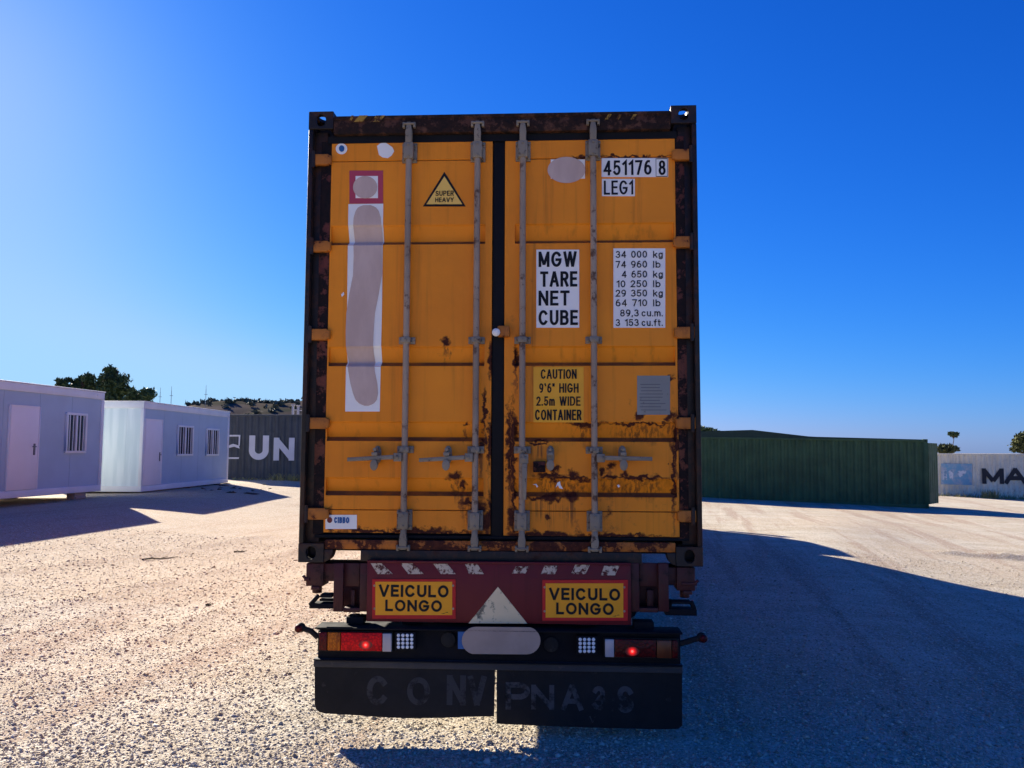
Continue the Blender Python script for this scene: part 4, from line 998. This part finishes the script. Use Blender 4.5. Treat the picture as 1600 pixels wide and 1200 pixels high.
# ------------------------------------------------------------------ site cabins on the left
M_cwall = worn('pale_blue_grey_panel', (.42, .52, .62), .04, .55, 0, .80, (.35, .34, .36), 3, .02)
M_cframe = worn('white_cabin_frame', (.75, .77, .78), .05, .5, 0, .70, (.42, .38, .36), 8, .03)
M_cdoor = worn('off_white_door', (.85, .80, .79), .03, .5, 0, .8, (.5, .45, .44), 5, .02)
M_cend = NT('milky_end_panel'); _n = M_cend.noise(1.0, 4, .5, M_cend.mapv((5, 5, .5))); M_cend = M_cend.fin(M_cend.mix(M_cend.ramp(_n, .35, .65), (.56, .68, .72), (.70, .80, .83)), .35, 0, .4)
M_pane = plain('window_pane', (.03, .035, .05), .12, 0, .6)
M_blk = worn('concrete_block', (.28, .26, .25), .12, .9, 0, .7)
def cabin(label, base, rz, L, H, door_px, win_px, gap):
    """long wall faces local -y; origin at the middle of that wall's foot; local +x runs along it"""
    t = thing('site_cabin', label, 'cabin', base, rz, 'prefab cabins in a row on the left')
    D = 2.3; x0, x1 = -L / 2, L / 2
    mb = MB(); npan = 5; pw = (L - .20) / npan
    for k in range(npan): mb.box(x0 + .10 + k * pw + .005, x0 + .10 + (k + 1) * pw - .005, .03, .06, .161, H - .181)
    mb.box(x0 + .10, x1 - .10, .062, .08, .161, H - .181); mb.build('front_wall', M_cwall, t, smooth=0)
    mb = MB(); mb.box(x0 + .10, x1 - .10, D - .08, D - .03, .16, H - .18); mb.build('back_wall', M_cwall, t, smooth=0)
    for x in (x0 + .03, x1 - .08):
        mb = MB(); mb.box(x, x + .05, .10, D - .10, .16, H - .18)
        for k in (.5, 1.15, 1.75): mb.box(x - .006, x + .056, k, k + .03, .16, H - .18)
        mb.build('end_wall', M_cend, t, .002, 1)
    mb = MB(); mb.box(x0, x1, 0, D, 0, .16); mb.build('base_frame', M_cframe, t, .012)
    mb = MB(); mb.box(x0, x1, 0, D, H - .18, H); mb.box(x0 - .02, x1 + .02, -.02, D + .02, H + .001, H + .03); rf = mb.build('roof_frame', M_cframe, t, .012)
    for x in (x0, x1 - .10):
        for y in (0, D - .10):
            mb = MB(); mb.box(x, x + .10, y, y + .10, .161, H - .181); mb.build('corner_post', M_cframe, t, .01)
    # pixel to the wall plane
    c_, s_ = math.cos(rz), math.sin(rz); ux = Vector((c_, s_, 0)); nrm = Vector((-s_, c_, 0)); O = Vector(base)
    def w2(px, py):
        d = ray(px, py); k = (O - CAMP).dot(nrm) / d.dot(nrm); q = CAMP + d * k - O; return q.dot(ux), q.z
    q = [w2(*p_) for p_ in door_px]; da, db = sorted((q[0][0], q[1][0])); dz1 = max(q[0][1], q[1][1]) ; dz0 = .17
    mb = MB(); mb.box(da, db, -.005, .05, dz0, dz1)
    mb.box(da - .04, da, -.012, .029, dz0, dz1 + .04); mb.box(db, db + .04, -.012, .029, dz0, dz1 + .04); mb.box(da, db, -.012, .029, dz1, dz1 + .04)
    d_ = mb.build('door', M_cdoor, t, .004)
    hx = db - .09 if False else da + .09
    hx = w2(*door_px[2])[0]; hz_ = w2(*door_px[2])[1]
    mb = MB(); mb.box(hx - .025, hx + .025, -.02, -.006, hz_ - .16, hz_ + .10); mb.cyl((hx, -.018, hz_ + .03), (hx, -.06, hz_ + .03), .012, 8); mb.cyl((hx, -.055, hz_ + .03), (hx - .11, -.055, hz_ + .03), .012, 8); mb.build('door_handle', plain('steel_handle', (.18, .16, .17), .4, .4), d_)
    for wp in win_px:
        a, b = w2(*wp[0]), w2(*wp[1]); wa, wb = sorted((a[0], b[0])); z0, z1 = min(a[1], b[1]), max(a[1], b[1])
        f = .06; mb = MB()
        mb.box(wa, wb, -.03, .029, z0, z0 + f); mb.box(wa, wb, -.03, .029, z1 - f, z1); mb.box(wa, wa + f, -.03, .029, z0 + f, z1 - f); mb.box(wb - f, wb, -.03, .029, z0 + f, z1 - f)
        mb.box((wa + wb) / 2 - .03, (wa + wb) / 2 + .03, -.025, .029, z0 + f, z1 - f)
        wf = mb.build('window', M_cframe, t, .004)
        mb = MB(); mb.box(wa + f, wb - f, .012, .022, z0 + f, z1 - f); mb.build('pane', M_pane, wf)
        mb = MB()
        for k in range(1, 6):
            if k == 3: continue
            x = wa + (wb - wa) * k / 6; mb.cyl((x, -.015, z0 + f), (x, -.015, z1 - f), .012, 8)
        mb.build('bars', M_cframe, wf)
    mb = MB(); mb.cyl((x0 + .3, -.012, H - .09), (x0 + .3, 0, H - .09), .03, 10); mb.cyl((x1 - .3, -.012, H - .09), (x1 - .3, 0, H - .09), .03, 10); mb.build('roof_plug', M_cframe, rf)
    return t, w2, ux, nrm, O, D
def two_pts(pa, Ya, pb, Yb): a, b = at(*pa, Ya), at(*pb, Yb); return a, b
# near cabin: far corner seen at (157, 767), wall leaves the frame at x = 0
a, b = two_pts((0, 780, ), 17.75, (157.5, 767), 21.3)
d = (b - a); d.z = 0; d.normalize(); L1 = 6.0
rz1 = math.atan2(d.y, d.x); mid = b - d * (L1 / 2)
cab1 = cabin('nearest lavender-white prefab cabin, cut by the left edge, with one barred window', (mid.x, mid.y, (a.z + b.z) / 2), rz1, L1, 2.55, ((17, 638), (62, 638), (53, 700)), (((104, 644), (133, 708)),), .2)
a2, b2 = two_pts((220, 767.5), 23.2, (356, 755), 29.8)
d2 = (b2 - a2); L2 = math.hypot(d2.x, d2.y); rz2 = math.atan2(d2.y, d2.x); mid2 = (a2 + b2) / 2
cab2 = cabin('farther prefab cabin with two barred windows and milky end panels, beside the dark lettered container', (mid2.x, mid2.y, (a2.z + b2.z) / 2), rz2, L2, 2.55, ((228, 658), (254, 658), (249, 712)), (((278, 664), (300.5, 712)), ((323, 669), (341, 712))), .2)
# concrete blocks under them
for (cb, Lc, zb) in ((cab1, L1, (a.z + b.z) / 2), (cab2, L2, (a2.z + b2.z) / 2)):
    t, w2, ux, nrm, O, D = cb
    for k, x in enumerate((-Lc / 2 + .9, Lc / 2 - .7)):
        for y in (.2, D - .25):
            p_ = O + ux * x + nrm * y; g_ = GZ(p_.x, p_.y) - .03
            mb = MB(); mb.box(-.22, .22, -.11, .11, 0, zb - g_ - .002)
            mb.box(-.20, .20, -.135, -.11, .05, .10)
            o = mb.build('concrete_block', M_blk, None, .008, loc=(p_.x, p_.y, g_)); o.rotation_euler.z = math.atan2(ux.y, ux.x)
            side = 'front' if y < 1 else 'rear'; cabn = 'nearest cabin' if cb is cab1 else 'farther cabin'; end = 'near' if k == 0 else 'far'
            tag(o, 'grey concrete block propping the %s %s corner of the %s' % (end, side, cabn), 'block', 'blocks under the cabins')

# ------------------------------------------------------------------ dark lettered container, green container, pale container
M_un = worn('dark_slate_paint', (.060, .068, .078), .15, .6, 0, .66, (.045, .035, .03), 4, .05)
M_unl = worn('grey_white_lettering', (.56, .56, .62), .06, .6)
M_green = worn('dark_green_paint', (.058, .112, .042), .18, .55, 0, .66, (.035, .032, .022), 5, .05)
M_greenr = worn('dark_green_roof', (.024, .050, .030), .14, .6)
M_pale = rusty('stained_pale_grey_paint', (.74, .69, .54), .66, .5, rust=(.12, .07, .05), rust2=(.22, .15, .12), edge=.12, zfade=(.9, .1, .10))
M_letb = plain('black_painted_letters', (.015, .016, .022), .6)
a = at(352, 752, 34.5); b = at(640, 752, 34.5); Lu = 12.19
un = yard_container('shipping_container', 'dark slate container with big pale UN lettering behind the cabins', (at(358, 753.5, 34.5).x + Lu / 2 - .55, 34.5, at(410, 754, 34.5).z), R(-1.5), Lu, 2.896, M_un, M_un, M_un)
def wall_letters(t, rz, base, items, m, name, yl=-.012):
    c_, s_ = math.cos(rz), math.sin(rz); ux = Vector((c_, s_, 0)); nrm = Vector((-s_, c_, 0)); O = Vector(base)
    def w2(px, py):
        d = ray(px, py); k = (O + nrm * yl - CAMP).dot(nrm) / d.dot(nrm); q = CAMP + d * k - O; return q.dot(ux), q.z
    mb = MB()
    for it in items:
        if isinstance(it[0], str):
            p0, p1 = w2(it[1], it[4]), w2(it[3], it[2]); letter(mb, it[0], p0[0], p0[1], p1[0], p1[1], yl, it[5])
        else:
            pl = [w2(*q) for q in it]; mb.prism(pl, yl, yl + .004)
    return mb.build(name, m, t, smooth=0)
wall_letters(un, R(-1.5), un.location, [('U', 388.5, 680.5, 420.5, 718.5, .25), ('N', 427, 684, 460.5, 719.5, .25),
    [(358, 679.5), (375.5, 679.5), (375.5, 682), (358, 682)], [(373, 682), (375.5, 682), (374.5, 697), (372.5, 696)], [(357, 696), (364, 693.5), (373, 696), (374.5, 701), (366, 698), (357, 700)], [(355, 714.5), (373.5, 714.5), (373, 717), (355, 717)]], M_unl, 'lettering')
gl, gr = at(1098, 780, 33.0), at(1452, 794.5, 31.0)
dg_ = gr - gl; dg_.z = 0; dg_.normalize(); rzg = math.atan2(dg_.y, dg_.x); Lg = 12.19; mg = gr - dg_ * (Lg / 2)
gC = yard_container('shipping_container', 'long dark green corrugated container with a bowed roof, right of the truck', (mg.x, mg.y, (gl.z + gr.z) / 2 - .03), rzg, Lg, 2.62, M_green, M_green, M_greenr, .27,
    ([-Lg / 2 + 2.2, -Lg / 2 + 3.4, -Lg / 2 + 5.8, -Lg / 2 + 8.0], [.12, .20, .30, .06]))
mb = MB(); dx_, dy_ = .46, .888; ex, ey = Lg / 2 - .02, .03; tx, ty = dy_ * .05, -dx_ * .05
n_ = 8
for k in range(n_):                                  # an open end door, its sheet pressed in shallow folds
    a_, b2_ = 1.2 * k / n_, 1.2 * (k + 1) / n_; o_ = .012 * (k % 2)
    q = [(ex + dx_ * a_ + tx * (1 + o_ * 20), ey + dy_ * a_ + ty * (1 + o_ * 20)), (ex + dx_ * b2_ + tx * (1 + o_ * 20), ey + dy_ * b2_ + ty * (1 + o_ * 20)), (ex + dx_ * b2_, ey + dy_ * b2_), (ex + dx_ * a_, ey + dy_ * a_)]
    mb.add([(x, y, .17) for x, y in q] + [(x, y, 2.48) for x, y in q], [(3, 2, 1, 0), (4, 5, 6, 7), (0, 1, 5, 4), (1, 2, 6, 5), (2, 3, 7, 6), (3, 0, 4, 7)])
mb.build('open_end_door', M_green, gC, smooth=0)
gC.rotation_euler.y = math.atan2(-(gr.z - gl.z), 9.0) * .6
wl_ = at(1461, 781, 45.8); Lw = 12.19; rzw = R(-3)
wC = yard_container('shipping_container', 'pale grey stained container with black MA lettering at the right edge', (wl_.x + Lw / 2 * math.cos(rzw), wl_.y + Lw / 2 * math.sin(rzw), wl_.z), rzw, Lw, 2.6, M_pale, M_pale, M_pale)
wall_letters(wC, rzw, wC.location, [('M', 1535, 732, 1568, 756, .27), ('A', 1570, 732, 1603.5, 756, .27)], M_letb, 'lettering')
M_logo = NT('worn_light_blue_paint'); _n = M_logo.noise(2.2, 7, .7); M_logo = M_logo.fin(M_logo.mix(M_logo.ramp(_n, .42, .62), (.16, .38, .52), (.42, .46, .50)), .6)
lg = wall_letters(wC, rzw, wC.location, [[(1470, 724), (1519, 725), (1519, 758), (1470, 757)]], M_logo, 'blue_emblem')
M_logow = NT('worn_white_marks'); _n = M_logow.noise(5, 6, .7); M_logow = M_logow.fin(M_logow.mix(M_logow.ramp(_n, .45, .6), (.66, .68, .70), (.2, .33, .42)), .6)
wall_letters(wC, rzw, wC.location, [[(1473, 734), (1479, 734), (1480, 750), (1473, 750)], [(1482, 736), (1490, 734), (1489, 749), (1484, 747)], [(1496, 736), (1511, 735), (1508, 741), (1500, 746), (1497, 742)]], M_logow, 'white_marks', -.018).parent = lg

# ------------------------------------------------------------------ trees, shrubs, weeds
def leaf_mat(name, a, b):
    s = NT(name); gi = s.n('ShaderNodeNewGeometry').outputs['Random Per Island']
    n = s.noise(.8, 3)
    c = s.mix(gi, a, b); c = s.mix(s.math('MULTIPLY', s.ramp(n, .4, .65), .5), c, mul(b, 1.25))
    return s.fin(c, .7, 0, .25)
M_pine = leaf_mat('dark_pine_needles', (.034, .062, .026), (.075, .115, .042))
M_olive = leaf_mat('olive_leaves', (.05, .065, .022), (.11, .12, .042))
M_bark = worn('brown_bark', (.09, .06, .045), .25, .95, 0, .6, (.04, .03, .025), 12, .3)
def tree(name, label, base, clumps, m, n_leaf, size, trunk_r, group=None, flat=.6, trunk_top=None):
    """clumps: (dx, dy, dz, radius) above the foot; leaf-sized faces fill each clump"""
    t = thing(name, label, 'tree', base, 0, group)
    tot = sum(c_[3] ** 2 for c_ in clumps); P_ = []
    top = max(c_[2] for c_ in clumps) if trunk_top is None else trunk_top
    mb = MB(); k = 7; pts = [Vector((.12 * math.sin(i * 1.3) * top / 5, .1 * math.cos(i * 1.7) * top / 5, top * i / (k - 1))) for i in range(k)]
    pts[0] = Vector((0, 0, -.3))
    for i in range(k - 1): mb.cyl(pts[i], pts[i + 1], trunk_r * (1 - .75 * i / (k - 1)), 9, trunk_r * (1 - .75 * (i + 1) / (k - 1)))
    for c_ in clumps:
        h = max(.25 * top, min(c_[2] - c_[3] * .7, top * .9)); st = Vector((0, 0, h)); en = Vector(c_[:3])
        mid_ = (st + en) / 2 + Vector((0, 0, -.1)); mb.cyl(st, mid_, trunk_r * .4, 6, trunk_r * .28); mb.cyl(mid_, en, trunk_r * .28, 6, trunk_r * .1)
    mb.build('trunk', M_bark, t)
    for c_ in clumps:
        n = int(n_leaf * c_[3] ** 2 / tot); g = max(5, int(6 + 5 * c_[3]))
        v = rng.normal(size=(g, 3)); v /= np.linalg.norm(v, axis=1)[:, None]
        sub = v * (c_[3] * rng.uniform(.35, .95, (g, 1))) * np.array([1, 1, flat]) + np.array(c_[:3])
        w_ = rng.integers(0, g, n)
        P_.append(sub[w_] + rng.normal(size=(n, 3)) * c_[3] * .20 * np.array([1, 1, .75]))
    P_ = np.concatenate(P_); n = len(P_)
    a = rng.normal(size=(n, 3)); a /= np.linalg.norm(a, axis=1)[:, None]; b = np.cross(a, rng.normal(size=(n, 3))); b /= np.linalg.norm(b, axis=1)[:, None]
    s_ = size * rng.uniform(.6, 1.4, (n, 1))
    V = np.stack([P_ - a * s_, P_ + b * s_ * .45, P_ + a * s_, P_ - b * s_ * .45], 1).reshape(-1, 3)
    np_mesh('crown', V, np.arange(4 * n).reshape(-1, 4), m, t)
    return t
def tree_px(name, label, foot_px, Y, clumps_px, m, n_leaf, size, tr, group=None, flat=.6, trunk_top=None):
    """clumps in photo px (x, y, radius px, depth offset m) at distance Y"""
    f = at(foot_px, 706, Y); z0 = GZ(f.x, Y); cl = []
    for (x, y, r_, dy) in clumps_px: q = at(x, y, Y); cl.append((q.x - f.x, dy, q.z - z0, r_ / F * Y))
    return tree(name, label, (f.x, Y, z0), cl, m, n_leaf, size, tr, group, flat, trunk_top)
GT = 'pines behind the cabins'
tree_px('pine_tree', 'tall dark pine with a pointed bushy crown behind the two cabins', 176, 46, [(172, 580, 12, 0), (168, 594, 20, .2), (184, 598, 22, -.3), (160, 606, 22, .5), (190, 612, 18, .3), (172, 614, 24, 0), (178, 632, 26, 0), (165, 585, 10, .2)], M_pine, 9000, .11, .22, GT)
tree_px('pine_tree', 'lower ragged dark pine left of the tallest pine, over the nearest cabin roof', 122, 47, [(102, 600, 13, 0), (122, 595, 15, .4), (138, 594, 14, -.3), (112, 610, 18, 0), (134, 608, 18, .2), (94, 606, 9, .2), (148, 604, 12, -.2), (124, 624, 24, 0)], M_pine, 8000, .11, .2, GT)
tree_px('pine_tree', 'small round pine right of the tallest pine, over the farther cabin roof', 217, 44, [(212, 618, 14, 0), (224, 616, 13, .3), (230, 624, 10, 0), (202, 624, 9, 0), (218, 632, 18, 0)], M_pine, 5000, .10, .16, GT)
tree_px('umbrella_pine', 'thin-trunked little umbrella pine beyond the pale container', 1490, 92, [(1487, 678, 5.5, 0), (1494, 680, 5.5, .3), (1490, 677.5, 5, -.3)], M_pine, 1500, .13, .09, None, .45)
tree_px('shrub', 'dark rounded bush beyond the pale container, under the umbrella pine', 1476, 90, [(1462, 701, 6, 0), (1472, 700, 7, 0), (1482, 699, 9, .5), (1490, 702, 7, 0), (1476, 708, 11, 0), (1458, 697, 3.5, 0)], M_olive, 2500, .15, .1, None, .6)
tree_px('broadleaf_tree', 'olive-green leafy tree at the right edge behind the pale container', 1606, 62, [(1592, 692, 12, 0), (1604, 688, 15, .4), (1618, 690, 16, 0), (1588, 702, 9, 0), (1606, 706, 20, 0), (1598, 684, 8, .3)], M_olive, 4500, .12, .2, None, .75)
tree_px('broadleaf_tree', 'dark tree just right of the truck, showing over the green container', 1096, 70, [(1092, 672, 14, 0), (1105, 673, 10, 0), (1117, 678, 10, .4), (1080, 676, 18, 0), (1100, 688, 22, 0), (1128, 682, 7, 0)], M_pine, 4500, .14, .2, None, .7)

# shrubs along the far ridge read as one mass
def ridge_scrub():
    V = []
    xs_ = HILLV[0, :, 0]; ok = np.where((xs_ > (295 - 800) / F * 300) & (xs_ < (500 - 800) / F * 300))[0]
    for i in range(120):
        rj = 13 - int(12 * rng.random() ** 3.5); c_ = HILLV[rj, rng.choice(ok)] + np.array([rng.uniform(-.7, .7), rng.uniform(-3, 3), .25]); r_ = rng.uniform(.4, 1.2); n = 26
        p_ = c_ + rng.normal(size=(n, 3)) * r_ * np.array([.6, .4, .38]); a_ = rng.normal(size=(n, 3)) * .45; b_ = rng.normal(size=(n, 3)) * .3
        V.append(np.stack([p_ - a_, p_ + b_, p_ + a_, p_ - b_], 1).reshape(-1, 3))
    V = np.concatenate(V); o = np_mesh('ridge_scrub', V, np.arange(len(V)).reshape(-1, 4), leaf_mat('far_scrub_leaves', (.08, .09, .06), (.13, .14, .09)))
    tag(o, 'dark scrub dotted over the far hill behind the slate container', 'scrub', kind='stuff')
ridge_scrub()
def weeds():
    s = leaf_mat('dry_grass_blades', (.16, .15, .05), (.30, .27, .11)); V = []
    def patch(px0, px1, py, Y, n, h):
        for _ in range(n):
            q = at(rng.uniform(px0, px1), py, Y + rng.uniform(-.5, .3)); z = GZ(q.x, q.y); b_ = rng.normal(size=2) * .12; hh = h * rng.uniform(.4, 1.1); a_ = rng.uniform(0, 3.14)
            w2 = np.array([math.cos(a_), math.sin(a_), 0]) * .02
            p0 = np.array([q.x, q.y, z]); p1 = p0 + np.array([b_[0], b_[1], hh])
            V.append(np.stack([p0 - w2, p0 + w2, p1 + w2 * .2, p1 - w2 * .2]))
    patch(425, 500, 757, 33.6, 260, .28); patch(1535, 1560, 781, 44.6, 220, .45); patch(1465, 1535, 781, 44.9, 150, .22); patch(1560, 1620, 782, 44.8, 150, .25); patch(362, 420, 757, 33.8, 90, .12)
    V = np.concatenate(V); o = np_mesh('dry_grass', V, np.arange(len(V)).reshape(-1, 4), s); tag(o, 'tufts of dry grass at the feet of the distant containers', 'grass', kind='stuff')
weeds()

# ------------------------------------------------------------------ thin masts and posts far behind, twigs on the ground
M_mast = worn('grey_mast_steel', (.16, .17, .19), .1, .6)
for (x, yt, Y, lb) in ((250.5, 612, 60, 'leftmost thin grey mast rising over the farther cabin roof'), (268, 610, 60, 'middle thin grey mast, close beside the leftmost one over the cabin roof'), (322, 608, 62, 'thin grey mast standing alone in front of the far hill')):
    q = at(x, yt, Y); z0 = GZ(q.x, Y) - .2
    mb = MB(); mb.cyl((0, 0, 0), (0, 0, q.z - z0), .027, 8, .018); mb.box(-.12, .12, -.008, .008, (q.z - z0) * .93, (q.z - z0) * .93 + .03); mb.cyl((0, 0, q.z - z0), (0, 0, q.z - z0 + .3), .012, 6)
    mb.box(-.15, .15, -.15, .15, .0, .25)
    tag(mb.build('mast', M_mast, None, loc=(q.x, Y, z0)), lb, 'mast', 'thin masts on the left skyline')
M_pp = worn('pale_post_paint', (.50, .48, .46), .1, .6)
for (x, yt, lb) in ((458, 634, 'pale post behind the dark slate container, left one of a pair'), (466, 635, 'pale post behind the dark slate container, nearest the truck')):
    q = at(x, yt, 48); z0 = GZ(q.x, 48) - .1
    mb = MB(); H_ = q.z - z0; mb.box(-.06, .06, -.06, .06, 0, H_); mb.box(-.10, .10, -.10, .10, H_ + .001, H_ + .08); mb.box(-.02, .29, -.02, .02, H_ * .93, H_ * .93 + .06)
    tag(mb.build('post', M_pp, None, .01, loc=(q.x, 48, z0)), lb, 'post', 'pale posts beyond the slate container')
M_twig = worn('dark_twig_bark', (.04, .03, .025), .2, .95)
for k, (x0, y0, x1, y1, lb) in enumerate(((222, 875.5, 278, 871.5, 'long thin dark twig lying on the sunlit gravel'), (366, 863.5, 385, 862, 'short dark twig on the gravel left of the truck'), (322, 947, 330, 946, 'tiny dark stick on the bare earth left of the trailer'))):
    def gpt(px, py):
        d = ray(px, py); z = 0.2
        for _ in range(12): q = CAMP + d * ((z - CH) / d.z); z = GZ(q.x, q.y)
        return q
    A, B_ = gpt(x0, y0), gpt(x1, y1); v = B_ - A
    mb = MB(); pts = [Vector((0, 0, .012)) + v * t_ + Vector((0, .02 * math.sin(9 * t_), .006 * math.sin(7 * t_))) for t_ in (0, .25, .5, .75, 1)]
    for i in range(4): mb.cyl(pts[i], pts[i + 1], .011 - .0015 * i, 7, .0095 - .0015 * i)
    mb.cyl(pts[2], pts[2] + v * .18 + Vector((0, .06, .02)), .006, 6, .003)
    tag(mb.build('twig', M_twig, None, loc=A), lb, 'twig', 'dry twigs on the yard')
